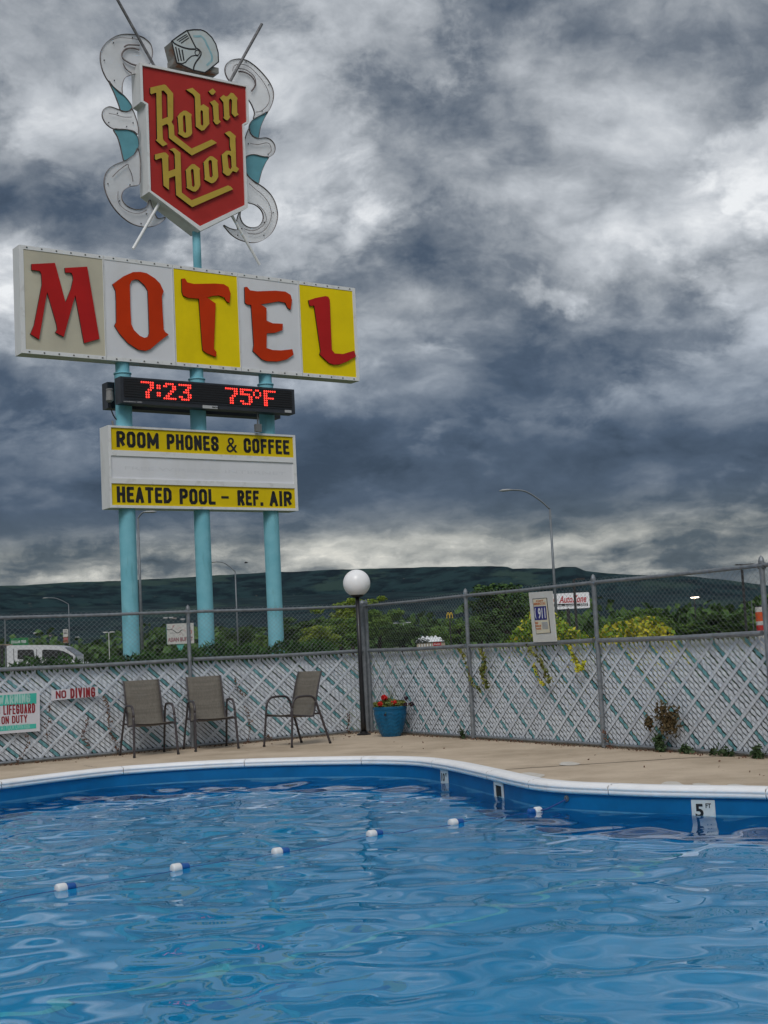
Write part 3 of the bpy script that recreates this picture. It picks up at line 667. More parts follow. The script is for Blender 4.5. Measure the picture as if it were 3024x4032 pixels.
# --- shield
A_ = .4837
so_loop = SP.tr([(412, 508), (1293, 696), (1302, 1000), (1262, 1018), (1292, 1692), (905, 1882), (488, 1562), (462, 852), (424, 828)], 350, 0, A_, .20)
si_loop = SP.tr([(432, 534), (1278, 708), (1284, 990), (1250, 1010), (1270, 1668), (902, 1842), (502, 1552), (480, 846), (442, 822)], 350, 0, A_, .20)
shc = MB().plate([so_loop], -.20, .17).build('shield_cabinet', m_cab, sign)
MB().plate([so_loop, si_loop], .16, .215).build('frame', m_lip, shc)
MB().plate([si_loop], .160, .180).build('shield_face', m_red, shc)
B_ = .27127
RH = [
 [[(118, 165), (225, 140), (320, 120), (345, 130), (450, 250), (450, 620), (425, 665), (460, 720), (468, 855), (718, 1050), (1005, 920), (1040, 935), (1085, 968), (720, 1150), (390, 895), (382, 720), (362, 690), (292, 720), (300, 900), (310, 930), (370, 985), (300, 1018), (200, 930), (218, 910), (205, 245), (190, 240), (130, 262), (118, 240)], [(280, 212), (310, 205), (365, 265), (372, 590), (290, 625)]],
 [[(510, 590), (545, 540), (600, 500), (640, 500), (720, 555), (712, 590), (725, 830), (700, 865), (650, 890), (610, 890), (525, 835), (532, 800), (518, 610)], [(590, 590), (605, 562), (625, 578), (640, 800), (630, 825), (610, 815), (597, 790)]],
 [[(640, 195), (730, 168), (840, 265), (850, 430), (890, 405), (970, 460), (965, 500), (975, 690), (900, 780), (860, 790), (780, 730), (765, 300), (735, 260)], [(845, 520), (855, 490), (880, 505), (888, 700), (875, 720), (850, 700)]],
 [[(985, 375), (1050, 345), (1110, 405), (1105, 430), (1115, 630), (1140, 660), (1095, 700), (1065, 695), (1035, 650), (1040, 620), (1025, 430)]],
 [[(965, 220), (1025, 175), (1070, 225), (1030, 270), (1005, 265)]],
 [[(1130, 315), (1180, 270), (1215, 295), (1240, 290), (1290, 238), (1325, 250), (1385, 320), (1375, 350), (1380, 530), (1402, 555), (1345, 590), (1300, 540), (1305, 350), (1285, 325), (1265, 335), (1258, 370), (1265, 570), (1280, 590), (1240, 640), (1215, 635), (1180, 605), (1190, 580), (1180, 380)]],
 [[(185, 1135), (315, 1105), (345, 1110), (385, 1155), (378, 1180), (382, 1380), (480, 1345), (472, 1130), (440, 1085), (400, 1065), (450, 1042), (475, 1045), (555, 1110), (575, 1690), (718, 1800), (1245, 1585), (1285, 1600), (1320, 1640), (725, 1900), (495, 1725), (480, 1445), (390, 1480), (390, 1650), (310, 1585), (290, 1195), (275, 1185), (200, 1215), (185, 1200)]],
 [[(630, 1365), (680, 1310), (725, 1275), (760, 1278), (838, 1340), (832, 1370), (845, 1580), (815, 1640), (775, 1675), (735, 1670), (645, 1620), (650, 1595), (637, 1385)], [(705, 1370), (720, 1342), (745, 1355), (762, 1580), (750, 1610), (725, 1595)]],
 [[(890, 1250), (940, 1195), (985, 1160), (1025, 1165), (1095, 1220), (1090, 1250), (1105, 1460), (1070, 1520), (1030, 1550), (1000, 1552), (905, 1500), (910, 1470), (897, 1270)], [(960, 1240), (980, 1212), (1010, 1225), (1025, 1440), (1010, 1470), (980, 1460)]],
 [[(1200, 825), (1255, 798), (1280, 800), (1362, 870), (1352, 900), (1365, 1310), (1408, 1345), (1370, 1395), (1315, 1375), (1265, 1440), (1230, 1445), (1170, 1395), (1175, 1360), (1155, 1140), (1225, 1080), (1290, 1085), (1275, 1010), (1272, 890)], [(1235, 1150), (1258, 1132), (1290, 1160), (1300, 1320), (1285, 1352), (1255, 1330)]],
]
for lp in RH: MB().plate([SP.tr(l, 560, 300, B_, .23) for l in lp], .181, .228, 0, 1).build('letter', [m_gold, m_ink], shc)
MB().tube([(sh_x, mo[3] - .2, 0), (sh_x, SP.px(774, 880, 0)[1], 0)], .085, 18).build('shield_post', m_turq, sign, smooth=True)
# --- scrolls beside the shield
def chan(loop, m, nm, parent, c=-.02, dep=.072, per=4, closed_rim=True):
    l = [tuple(p) for p in catmull(SP.tr(loop, 350, 0, A_, 0.0), per)]
    MB().plate([l], c - .012, c).build(nm, m, parent)
    A = sum(l[i - 1][0] * l[i][1] - l[i][0] * l[i - 1][1] for i in range(len(l)))
    out = offset_loop(l, .006); n = len(l)
    w = MB(); vs = [(x, y, z) for x, y in l for z in (c - .02, c + dep - .05)] + [(x, y, z) for x, y in out for z in (c - .02, c + dep - .05)]
    fs = []
    for i in range(n):
        j = (i + 1) % n; a, b = 2 * i, 2 * j; e = 2 * n
        fs += [(a, b, b + 1, a + 1), (e + a, e + a + 1, e + b + 1, e + b), (a + 1, b + 1, e + b + 1, e + a + 1), (a, e + a, e + b, b)]
    w.add(vs, fs); w.build('rim', m_rim, parent)
def neon(pts, parent, r=.014, m=None):
    c = catmull([(a, b, .02) for a, b in SP.tr(pts, 350, 0, A_, .0)], 5, False)
    MB().tube(c, r, 6).build('outline_tube', m or m_rim, parent)
scl = empty('scroll', parent=sign)
chan([(520, 420), (505, 360), (470, 322), (430, 297), (370, 280), (290, 277), (220, 294), (160, 332), (120, 377), (98, 432), (98, 500), (115, 570), (140, 625), (165, 662), (200, 702), (235, 737), (272, 763), (272, 720), (278, 670), (300, 627), (350, 605), (400, 590), (450, 560), (500, 510), (515, 465)], m_scroll, 'scroll_sheet', scl)
chan([(163, 655), (200, 703), (240, 738), (290, 780), (335, 835), (352, 872), (345, 895), (318, 906), (290, 905), (262, 898), (250, 862), (235, 820), (205, 745)], m_steal, 'scroll_sheet', scl, per=3)
chan([(150, 872), (180, 868), (230, 885), (290, 905), (330, 900), (352, 882), (385, 960), (405, 1040), (400, 1090), (370, 1066), (320, 1053), (230, 1050), (180, 1035), (140, 1000), (115, 955), (112, 920), (125, 888)], m_scroll, 'scroll_sheet', scl)
chan([(202, 1050), (250, 1050), (300, 1052), (360, 1070), (395, 1110), (408, 1170), (395, 1220), (370, 1255), (330, 1285), (292, 1308), (275, 1260), (260, 1190), (235, 1110)], m_steal, 'scroll_sheet', scl, per=3)
chan([(290, 1310), (330, 1285), (370, 1255), (400, 1205), (420, 1300), (420, 1400), (412, 1497), (345, 1513), (300, 1535), (278, 1558), (268, 1595), (275, 1632), (305, 1670), (350, 1695), (400, 1705), (450, 1695), (480, 1670), (497, 1625), (520, 1690), (560, 1775), (622, 1768), (600, 1800), (540, 1835), (470, 1845), (400, 1835), (330, 1805), (260, 1750), (200, 1680), (160, 1610), (135, 1540), (127, 1480), (140, 1415), (170, 1370), (220, 1337)], m_scroll, 'scroll_sheet', scl)
neon([(180, 330), (230, 312), (300, 312), (380, 322), (420, 340)], scl, .006); neon([(405, 408), (350, 395), (300, 402), (275, 425), (265, 450), (275, 480), (300, 500), (345, 525), (385, 535)], scl, .018)
neon([(285, 385), (320, 368), (410, 372)], scl, .016); neon([(275, 520), (300, 565), (345, 600)], scl, .014)
neon([(160, 925), (210, 935), (280, 955), (345, 955)], scl, .006); neon([(190, 1440), (240, 1390), (310, 1340), (320, 1365), (345, 1420), (355, 1480)], scl, .008)
neon([(235, 1560), (235, 1640), (280, 1700), (350, 1735), (420, 1735), (470, 1710)], scl, .006)
scr = empty('scroll', parent=sign)
chan([(1165, 665), (1132, 635), (1112, 580), (1118, 530), (1150, 495), (1200, 480), (1250, 480), (1300, 497), (1360, 540), (1420, 600), (1470, 665), (1500, 730), (1505, 790), (1490, 850), (1457, 910), (1400, 935), (1345, 965), (1352, 920), (1337, 870), (1312, 822), (1285, 795), (1270, 720)], m_scroll, 'scroll_sheet', scr)
chan([(1460, 906), (1430, 960), (1400, 1030), (1388, 1090), (1380, 1122), (1350, 1115), (1320, 1085), (1308, 1040), (1316, 1003), (1345, 967), (1400, 937)], m_steal, 'scroll_sheet', scr, per=3)
chan([(1306, 1045), (1317, 1082), (1345, 1110), (1385, 1125), (1440, 1120), (1480, 1135), (1510, 1170), (1518, 1210), (1505, 1250), (1470, 1275), (1420, 1272), (1350, 1256), (1300, 1262), (1270, 1290), (1262, 1230), (1275, 1130)], m_scroll, 'scroll_sheet', scr)
chan([(1275, 1290), (1300, 1263), (1350, 1256), (1420, 1273), (1465, 1279), (1440, 1322), (1410, 1390), (1392, 1455), (1380, 1495), (1340, 1470), (1300, 1430), (1272, 1400)], m_steal, 'scroll_sheet', scr, per=3)
chan([(1270, 1400), (1310, 1445), (1380, 1495), (1430, 1530), (1480, 1580), (1515, 1640), (1535, 1710), (1538, 1770), (1520, 1840), (1485, 1900), (1430, 1945), (1370, 1970), (1300, 1970), (1220, 1945), (1160, 1905), (1120, 1860), (1100, 1832), (1150, 1858), (1213, 1868), (1205, 1820), (1215, 1760), (1237, 1712), (1233, 1760), (1252, 1810), (1290, 1843), (1340, 1852), (1390, 1835), (1420, 1790), (1420, 1740), (1395, 1695), (1350, 1662), (1280, 1635), (1262, 1540)], m_scroll, 'scroll_sheet', scr)
neon([(1165, 580), (1180, 540), (1220, 525), (1290, 540), (1360, 600), (1430, 690), (1465, 780), (1455, 850), (1400, 905), (1355, 915)], scr, .007); neon([(1215, 585), (1260, 590), (1310, 615), (1345, 660), (1350, 700), (1320, 745)], scr, .018)
neon([(1210, 560), (1270, 570), (1330, 612), (1355, 660), (1345, 705)], scr, .010); neon([(1310, 1170), (1370, 1178), (1440, 1165), (1470, 1180), (1480, 1230), (1450, 1262)], scr, .007)
neon([(1300, 1495), (1350, 1540), (1420, 1600), (1470, 1680), (1480, 1770), (1440, 1860), (1370, 1905), (1290, 1900)], scr, .007); neon([(1365, 1665), (1420, 1720), (1440, 1790), (1400, 1850), (1330, 1880), (1260, 1865)], scr, .007)
dots = MB()
for sx_, pts in ((scl, [(200, 348), (125, 490), (208, 655), (355, 305), (232, 922), (162, 998), (308, 1030), (360, 1000), (155, 1495), (250, 1635), (335, 1505), (425, 1820), (470, 1740)]), (scr, [(1280, 505), (1465, 690), (1410, 905), (1298, 1170), (1460, 1255), (1500, 1730), (1428, 1810), (1425, 1915), (1245, 1860), (1212, 1915)])):
    dd = MB()
    for a, b in SP.tr(pts, 350, 0, A_, 0): dd.box((a, b, .0), (.016, .024, .02))
    tag(dd.build('tube_supports', m_ink, sx_), kind='stuff')
# --- lances
def lance(p0, pm, pn, p1, r):
    l = empty('lance', parent=sign)
    for a, b, nm, m in ((p0, pm, 'upper_shaft', mat('dark weathered shaft', (.085, .085, .095), .6, col2=(.20, .20, .21), scale=9)), (pn, p1, 'lower_shaft', m_lip)):
        A = SP.px(a[0] * A_ + 350, a[1] * A_, -.0); B = SP.px(b[0] * A_ + 350, b[1] * A_, 0)
        MB().tube([(*A, .085), (*B, .085)], r, 10).build(nm, m, l)
lance((140, -130), (620, 735), (1100, 1680), (1375, 2165), .030)
lance((1392, 208), (1060, 805), (600, 1590), (345, 2035), .032)
# --- helmet
E_ = .18083
hf = [(415, 455), (580, 335), (745, 225), (900, 205), (1050, 208), (1120, 230), (1180, 265), (1290, 370), (1380, 520), (1430, 700), (1440, 905), (1220, 1085), (1140, 1140), (880, 1085), (620, 960), (530, 920)]
hl = SP.tr(hf, 600, 80, E_, .14)
hel = MB().plate([hl], -.20, .13).build('helmet', m_rust, sign)
MB().plate([hl], .132, .142).build('helmet_face', m_helm, hel)
def stroke(pts, w, m=m_ink, z=.146, closed=False, nm='stroke'):
    c = [np.array(p) for p in SP.tr(pts, 600, 80, E_, .14)]; n = len(c); vs = []
    for i, p in enumerate(c):
        t = (c[(i + 1) % n] - c[i - 1]) if closed else (c[min(i + 1, n - 1)] - c[max(i - 1, 0)]); t = t / np.linalg.norm(t); q = np.array([-t[1], t[0]]) * w / 2
        vs += [(*(p + q), z), (*(p - q), z), (*(p + q), z - .006), (*(p - q), z - .006)]
    fs = []
    for i in range(n if closed else n - 1):
        a = 4 * i; b = 4 * ((i + 1) % n); fs += [(a + 1, b + 1, b, a), (a, b, b + 2, a + 2), (b + 1, a + 1, a + 3, b + 3)]
    obj(nm, mesh(nm, vs, fs, m), hel)
for k_, (pts, w) in enumerate([([(760, 230), (945, 600)], .032), ([(430, 450), (480, 505), (550, 545), (620, 575), (700, 602), (800, 625), (945, 630)], .034), ([(530, 440), (745, 305)], .02), ([(575, 465), (775, 335)], .02), ([(620, 500), (795, 380)], .02),
    ([(505, 580), (570, 895)], .03), ([(570, 610), (630, 885)], .03), ([(645, 640), (685, 880)], .03), ([(550, 925), (640, 945), (720, 915), (770, 850), (850, 780), (930, 765), (1000, 780)], .022),
    ([(945, 600), (1015, 640), (1055, 690), (1058, 745), (1030, 800), (960, 890), (920, 960), (900, 1020), (895, 1085)], .03)]): stroke(pts, w)
stroke([(975 + 50 * math.cos(a), 705 + 55 * math.sin(a)) for a in np.linspace(0, 6.28, 15)[:-1]], .018, closed=True)
stroke(hf, .028, closed=True, nm='outline')
stroke([(890, 345), (980, 352), (1060, 345), (1110, 390), (1150, 450), (1190, 540), (1230, 620), (1280, 730), (1300, 800), (1290, 880), (1240, 930), (1180, 985)], .045, m_blue_fade, .145)
bs = SP.tr([(430, 1050), (1230, 1205)], 600, 80, E_, 0)
MB().box(((bs[0][0] + bs[1][0]) / 2 + .08, bs[1][1] + .10, -.03), (1.05, .12, .30)).build('helmet_base', m_rust, hel)
# --- time and temperature display (one board on each side of the poles)
for fr, nm in ((1, 'time_display'), (-1, 'rear_display')):
    z0_, z1_ = (.17, .43) if fr > 0 else (-.43, -.17)
    o = MB().box(((le[0] + le[1]) / 2, (le[2] + le[3]) / 2, (z0_ + z1_) / 2), (le[1] - le[0], le[3] - le[2], .26)).build(nm, m_dark, sign)
    zf = z1_ if fr > 0 else z0_
    MB().box(((le[0] + le[1]) / 2, (le[2] + le[3]) / 2 + .035, zf + fr * .004), (le[1] - le[0] - .14, le[3] - le[2] - .17, .012)).build('matrix_panel', m_pitch, o)
    if fr > 0: disp = o
q0 = SP.px(380 + 735 * .24111, 1460 + 190 * .24111, .44); q1 = SP.px(760 + 1270 * .25316, 1460 + 325 * .25316, .44); qb = SP.px(760 + 510 * .25316, 1460 + 270 * .25316, .44); qd = SP.px(380 + 830 * .24111, 1460 + 430 * .24111, .44)
cp_ = (SP.px(380 + 1530 * .24111, 1460 + 240 * .24111, .44)[0] - q0[0]) / 22; top = (q0[1] + qb[1] + q1[1]) / 3; rp_ = (top - qd[1]) / 6
lv = MB()
for i in range(9): lv.box(((le[0] + le[1]) / 2, top + rp_ * (.5 - (i - .5)), .443), (le[1] - le[0] - .16, .006, .012))
tag(lv.build('louvres', m_dark, disp), kind='stuff')
F7 = {'7': ['111111', '000011', '000011', '000110', '001100', '001100', '001100'], ':': ['00', '11', '11', '00', '11', '11', '00'], '2': ['011110', '110011', '000011', '000110', '001100', '011000', '111111'],
      '3': ['111111', '000011', '000110', '001110', '000011', '110011', '011110'], '5': ['111111', '110000', '111110', '000011', '000011', '110011', '011110'], 'o': ['0110', '1001', '1001', '0110', '0000', '0000', '0000'], 'F': ['111111', '110000', '110000', '111110', '110000', '110000', '110000']}
cp2 = (q1[0] - qb[0]) / 23
for x0, pitch, seq in ((q0[0], cp_, (('7', 0), (':', 7), ('2', 10), ('3', 17))), (qb[0], cp2, (('7', 0), ('5', 6.8), ('o', 13), ('F', 18)))):
    for chh, c0 in seq:
        lm = MB()
        for r, row in enumerate(F7[chh]):
            for c, b in enumerate(row):
                if b == '1':
                    X_, Y_ = x0 + (c0 + c) * pitch, top - r * rp_
                    lm.tube([(X_, Y_, .437), (X_, Y_, .446), (X_, Y_, .452)], [.020, .018, .008], 8)
        lm.build('lit_numeral' if chh not in ':oF' else 'lit_symbol', m_led, disp)
def sign_text(body, x0, y0, x1, y1, X0, Y0, s, off, parent, m, bold=.03, depth=.004, shear=0, nm='lettering'):
    a = SP.px(x0 * s + X0, y0 * s + Y0, off); b = SP.px(x1 * s + X0, y1 * s + Y0, off)
    me = block_mesh(body, b[0] - a[0], a[1] - b[1], depth, m, .215 if body != '-' else 1.0) if bold == 'block' else text_mesh(body, b[0] - a[0], a[1] - b[1], depth, m, bold, shear, nm)
    o = obj(nm, me, parent, mw=Matrix.Translation(((a[0] + b[0]) / 2, (a[1] + b[1]) / 2, off)))
    return o
m_label = mat('pale maker plate', (.45, .46, .48), .5)
sign_text('omniview LED', 440, 485, 745, 525, 380, 1460, .24111, .4305, disp, m_label, .02)
pa = SP.px(760 + 148 * .25316, 1460 + 550 * .25316, .43); MB().box((pa[0] + .17, pa[1] - .01, .434), (.34, .062, .008)).build('maker_plate', m_label, disp)
sign_text('EOS', 300, 555, 400, 582, 760, 1460, .25316, .4385, disp, m_ink, .02)
pa = SP.px(760 + 1490 * .25316, 1460 + 632 * .25316, .43); MB().box((pa[0] - .02, pa[1], .434), (.16, .055, .008)).build('maker_plate', m_label, disp)
# sensor, cable and little lamp by the display
sn = SP.px(380 + 215 * .24111, 1460 + 420 * .24111, .0)
cab = MB(); cab.tube([(sn[0], sn[1] + .15, 0), (sn[0], sn[1] + .13, 0), (sn[0], sn[1] + .13, 0), (sn[0], sn[1] - .08, 0), (sn[0], sn[1] - .12, 0)], [.06, .075, .062, .075, .03], 14)
se_ = cab.build('light_sensor', mat('grey sensor', (.24, .24, .24), .5), sign)
MB().tube(catmull([(sn[0], sn[1] - .12, 0), (sn[0] + .02, sn[1] - .25, 0), (sn[0] + .10, sn[1] - .42, 0), (sn[0] + .22, sn[1] - .50, .02)], 5, False), .014, 6).build('cable', m_black, se_)
MB().tube([(sn[0] + .04, sn[1] - .48, 0), (sn[0] + .07, sn[1] - .72, 0)], .022, 8).tube([(sn[0] + .07, sn[1] - .72, 0), (sn[0] - .06, sn[1] - .80, .03)], [.05, .06], 10).build('spot_lamp', mat('grey spot housing', (.2, .19, .18), .6), se_)
cx_ = SP.px(760 + 1005 * .25316, 1460 + 760 * .25316, .30)[0]
MB().tube([(cx_, le[2] + .05, .30), (cx_, lo[3] + .16, .30)], .018, 8).box((cx_, lo[3] + .09, .30), (.13, .16, .09)).build('junction_box', mat('grey box', (.16, .17, .18), .6), sign)
# --- reader board
rb = MB().box(((lo[0] + lo[1]) / 2, (lo[2] + lo[3]) / 2, 0), (lo[1] - lo[0], lo[3] - lo[2], .37)).build('reader_board', m_cab, sign)
def strip_rect(x0, y0, x1, y1): 
    a = SP.px(x0 * s3 + 350, y0 * s3 + 1380, .2); b = SP.px(x1 * s3 + 350, y1 * s3 + 1380, .2); return a[0], b[0], b[1], a[1]
pan = [(150, 552, 1488, 780), (152, 757, 1492, 965), (155, 955, 1500, 1150)]
r1 = strip_rect(155, 556, 1486, 780); r2 = strip_rect(157, 760, 1488, 968); r3 = strip_rect(160, 962, 1500, 1148)
for r, m_ in ((r1, m_yellow2), (r2, m_pwhite), (r3, m_yellow2)):
    MB().plate([[(r[0], r[2]), (r[1], r[2]), (r[1], r[3]), (r[0], r[3])]], .18, .192).build('message_panel', m_, rb)
holes = [[(r[0] + .004, r[2] + .004), (r[1] - .004, r[2] + .004), (r[1] - .004, r[3] - .004), (r[0] + .004, r[3] - .004)] for r in (r1, r2, r3)]
MB().plate([[(lo[0], lo[2]), (lo[1], lo[2]), (lo[1], lo[3]), (lo[0], lo[3])]] + holes, .183, .215).build('frame', m_lip, rb)
for r in (r1, r3):
    w_ = .022; MB().plate([[(r[0] + .005, r[2] + .005), (r[1] - .005, r[2] + .005), (r[1] - .005, r[3] - .005), (r[0] + .005, r[3] - .005)], [(r[0] + w_, r[2] + w_), (r[1] - w_, r[2] + w_), (r[1] - w_, r[3] - w_), (r[0] + w_, r[3] - w_)]], .192, .200).build('panel_border', m_yellow2, rb)
for body, x0, y0, x1, y1 in (('ROOM', 197, 582, 508, 714), ('PHONES', 562, 604, 943, 733), ('&', 995, 630, 1078, 742), ('COFFEE', 1120, 634, 1456, 757), ('HEATED', 200, 985, 602, 1110), ('POOL', 655, 1000, 920, 1120), ('-', 960, 1056, 1015, 1076), ('REF.', 1075, 1012, 1266, 1128), ('AIR', 1308, 1018, 1475, 1132)):
    sign_text(body, x0, y0, x1, y1, 350, 1380, s3, .1925, rb, m_ink, 'block' if body != '&' else .0)
sign_text('FREE WIRELESS INTERNET', 260, 840, 1430, 905, 350, 1380, s3, .1922, rb, m_ghost, .0, .001, nm='ghost_lettering')

# ------------------------------------------------------------------ poolside things
g = ground(1428, 2892); g[0] += .02; g[1] -= .10
lp = tag(empty('lamp_post', g), 'black lamp post with white globe in the fence corner', 'lamp post')
MB().tube([(0, 0, .03), (0, 0, .22), (0, 0, 1.0), (0, 0, 1.98)], [.042, .038, .031, .031], 16).build('pole', m_black, lp, smooth=True)
MB().lathe([(.0, .0), (.10, .0), (.10, .018), (.06, .03), (.057, .05), (.0, .05)], 16).build('base_plate', m_black, lp)
gl_z = 2.155
MB().lathe([(.045, 1.95), (.085, 1.965), (.10, 1.985), (.095, 1.995), (.05, 1.998)], 20).build('fitter', m_black, lp, smooth=True)
mb = MB(); mb.lathe([(.195 * math.sin(a), gl_z - .195 * math.cos(a)) for a in np.linspace(.42, math.pi, 22)], 36); mb.build('globe', m_globe, lp, smooth=True)

# blue planter
g = ground(1541, 2902); g[1] += .15
m_pot = mat('glazed blue pot', (.003, .085, .19), .42, spec=.3, col2=(.006, .115, .24), scale=8)
pot = tag(empty('planter_pot', g), 'blue planter pot embossed with zigzag leaves, standing on the deck', 'planter')
def pot_r(z): return .128 + .102 * math.sin(min(1, z / .40) * 1.45) ** .85 if z > 0 else .128
n_, hz_ = 96, 64; vs = []; fs = []
for j in range(hz_ + 1):
    z = .40 * j / hz_
    for i in range(n_):
        a = 2 * math.pi * i / n_; r = pot_r(z)
        if .04 < z < .335:                                        # herringbone of raised leaves
            u = a / (2 * math.pi) * 10; fu = abs((u % 1) - .5) * 2; ph = (z / .052 + fu * .9) % 1
            r += .007 * max(0, math.sin(ph * math.pi)) * (1 - abs(fu - .5) * 1.1)
        elif z >= .375: r += .006
        vs.append((r * math.cos(a), r * math.sin(a), z))
for j in range(hz_):
    for i in range(n_): k = (i + 1) % n_; fs.append((j * n_ + i, j * n_ + k, (j + 1) * n_ + k, (j + 1) * n_ + i))
fs.append(tuple(range(n_))[::-1])
obj('bowl', mesh('bowl', vs, fs, m_pot, smooth=True), pot)
MB().lathe([(.226, .395), (.232, .405), (.226, .412), (.205, .408), (.20, .36)], 48).build('rim', m_pot, pot, smooth=True)
MB().lathe([(.203, .375), (.0, .385)], 32).build('soil', mat('potting soil', (.035, .025, .018), .95, var=.3, scale=40), pot)
fg = g + np.array([0, 0, .38])
flw = tag(empty('flowers', fg), 'red geraniums and dark purple petunias with spiky grass in the blue planter', 'flowers')
m_leafg = mat('geranium leaf', (.085, .125, .022), .6, col2=(.20, .20, .05), scale=9, lo=.4, hi=.7)
m_redf = mat('red petals', (.55, .012, .010), .6, var=.25, scale=30); m_purp = mat('dark purple petals', (.022, .006, .024), .6, col2=(.10, .006, .025), scale=30, lo=.5, hi=.6)
rg = np.random.default_rng(3)
th = rg.random(1100) * 6.283; rr = .225 * np.sqrt(rg.random(1100)); P3 = np.stack([rr * np.cos(th), rr * np.sin(th), .02 + rg.random(1100) * (.12 - rr * .25)], 1)
obj('foliage', leaves(P3, .042, rg, m_leafg, 'foliage', aspect=1.2), flw)
def cam_xy(px, py, depth=0): q = at(px, py, g[1] + depth); return q - fg
def bloom(px, py, r, m, nm, depth, n=90):
    c = cam_xy(px, py, depth); q = rg.normal(size=(n, 3)); q /= np.linalg.norm(q, axis=1)[:, None]; q *= r * (.75 + .25 * rg.random((n, 1))); q[:, 2] *= .8
    o = obj(nm, leaves(q + c, r * .75, rg, m, nm, aspect=1.1, up=.2), flw)
    MB().tube([tuple(c * np.array([.55, .55, 0]) + [0, 0, -.01]), tuple(c * np.array([.85, .85, .6])), tuple(c)], .004, 5).build('stem', m_leafg, o)
s_ = 240 / 1659
for x, y, r, d in ((505, 465, .042, -.10), (397, 637, .036, -.18), (765, 600, .038, -.18)): bloom(1440 + x * s_, 2680 + y * s_, r, m_redf, 'red_flower', d)
for x, y, r, d in ((1100, 480, .030, -.05), (1240, 640, .036, -.08), (1080, 645, .028, -.16), (530, 935, .018, -.27)): bloom(1440 + x * s_, 2680 + y * s_, r, m_purp, 'purple_flower', d, 50)
m_spike = mat('pale green blade', (.10, .13, .05), .6)
for x0, x1, y1 in ((690, 640, 70), (700, 700, 60), (660, 540, 250), (730, 770, 200), (740, 830, 300), (670, 600, 330), (720, 900, 420), (655, 660, 180)):
    a = cam_xy(1440 + x0 * s_, 2680 + 700 * s_, -.02); b = cam_xy(1440 + x1 * s_, 2680 + y1 * s_, -.02 + random.uniform(-.05, .05)); mdl = a * .5 + b * .5 + [0, 0, .02]
    MB().tube([tuple(a), tuple(mdl), tuple(b)], [.005, .004, .001], 4, flat=.4).build('blade', m_spike, flw)

# sling chairs
def make_chair():
    t = empty('patio_chair')
    for s in (-1, 1):
        side = [(s * .285, .265, 0), (s * .275, .235, .30), (s * .268, .215, .50), (s * .265, .195, .575), (s * .265, .145, .625), (s * .265, .07, .640), (s * .265, -.06, .640), (s * .265, -.135, .625), (s * .268, -.185, .570), (s * .272, -.225, .46), (s * .285, -.31, .22), (s * .295, -.385, 0)]
        c = catmull(side, 4, False)
        k = min(range(len(c)), key=lambda i: np.linalg.norm(c[i] - np.array((s * .268, .215, .50)))); k2 = min(range(len(c)), key=lambda i: np.linalg.norm(c[i] - np.array((s * .268, -.185, .57))))
        for a, b, nm in ((0, k, 'front_leg'), (k, k2, 'arm'), (k2, len(c) - 1, 'rear_leg')): MB().tube(c[a:b + 1], .0145, 8, flat=1.15).build(nm, m_frame, t, smooth=True)
        MB().tube(catmull([(s * .235, .235, .415), (s * .238, .0, .385), (s * .238, -.15, .375), (s * .238, -.175, .415), (s * .238, -.215, .56), (s * .237, -.275, .78), (s * .235, -.335, .955)], 5, False), .0115, 8).build('seat_rail', m_frame, t, smooth=True)
    MB().tube([(-.272, .222, .40), (.272, .222, .40)], .012, 8).build('front_bar', m_frame, t)
    MB().tube([(-.272, -.24, .40), (.272, -.24, .40)], .012, 8).build('rear_bar', m_frame, t)
    prof = [np.array(p) for p in catmull([(.243, .422), (.15, .402), (0, .383), (-.12, .376), (-.160, .395), (-.190, .455), (-.222, .57), (-.278, .78), (-.324, .915), (-.338, .952)], 4, False)]
    for nm, sl in (('seat_sling', slice(0, 17)), ('back_sling', slice(16, None))):
        pr = prof[sl]; vs = []; m = 7
        for (y, z) in pr:
            for i in range(m):
                u = i / (m - 1) * 2 - 1; sag = .012 * (1 - u * u); vs.append((u * .236, y - (sag * .6 if z > .45 else 0), z - (sag if z < .45 else 0)))
        n = len(pr); fs = [(j * m + i, j * m + i + 1, (j + 1) * m + i + 1, (j + 1) * m + i) for j in range(n - 1) for i in range(m - 1)]
        o = obj(nm, mesh(nm, vs, fs, m_fab, smooth=True), t); sd_ = o.modifiers.new('thick', 'SOLIDIFY'); sd_.thickness = .006; sd_.offset = 0
    for s in (-1, 1):
        for y in (.265, -.385): MB().tube([(s * .287 if y > 0 else s * .295, y, -.002), (s * .286 if y > 0 else s * .293, y * .985, .022)], .018, 8).build('foot_cap', m_ink, t)
    return t
ch0 = make_chair()
spots = [((-3.14, 17.98), (.21, -.43), 'leftmost taupe sling chair facing the pool, nearest the NO DIVING sign'), ((-2.42, 18.53), (.19, -.48), 'middle taupe sling chair of the three, standing by the left fence post'), ((-1.34, 18.44), (-.43, -.41), 'taupe sling chair turned sideways to the left, nearest the globe lamp')]
for i, (p, fdir, lab) in enumerate(spots):
    c = ch0 if i == 0 else copy_tree(ch0)
    c.location = (p[0], p[1], .002); c.rotation_euler = (0, 0, math.atan2(fdir[1], fdir[0]) - math.pi / 2)
    tag(c, lab, 'chair', 'sling chairs along the fence')

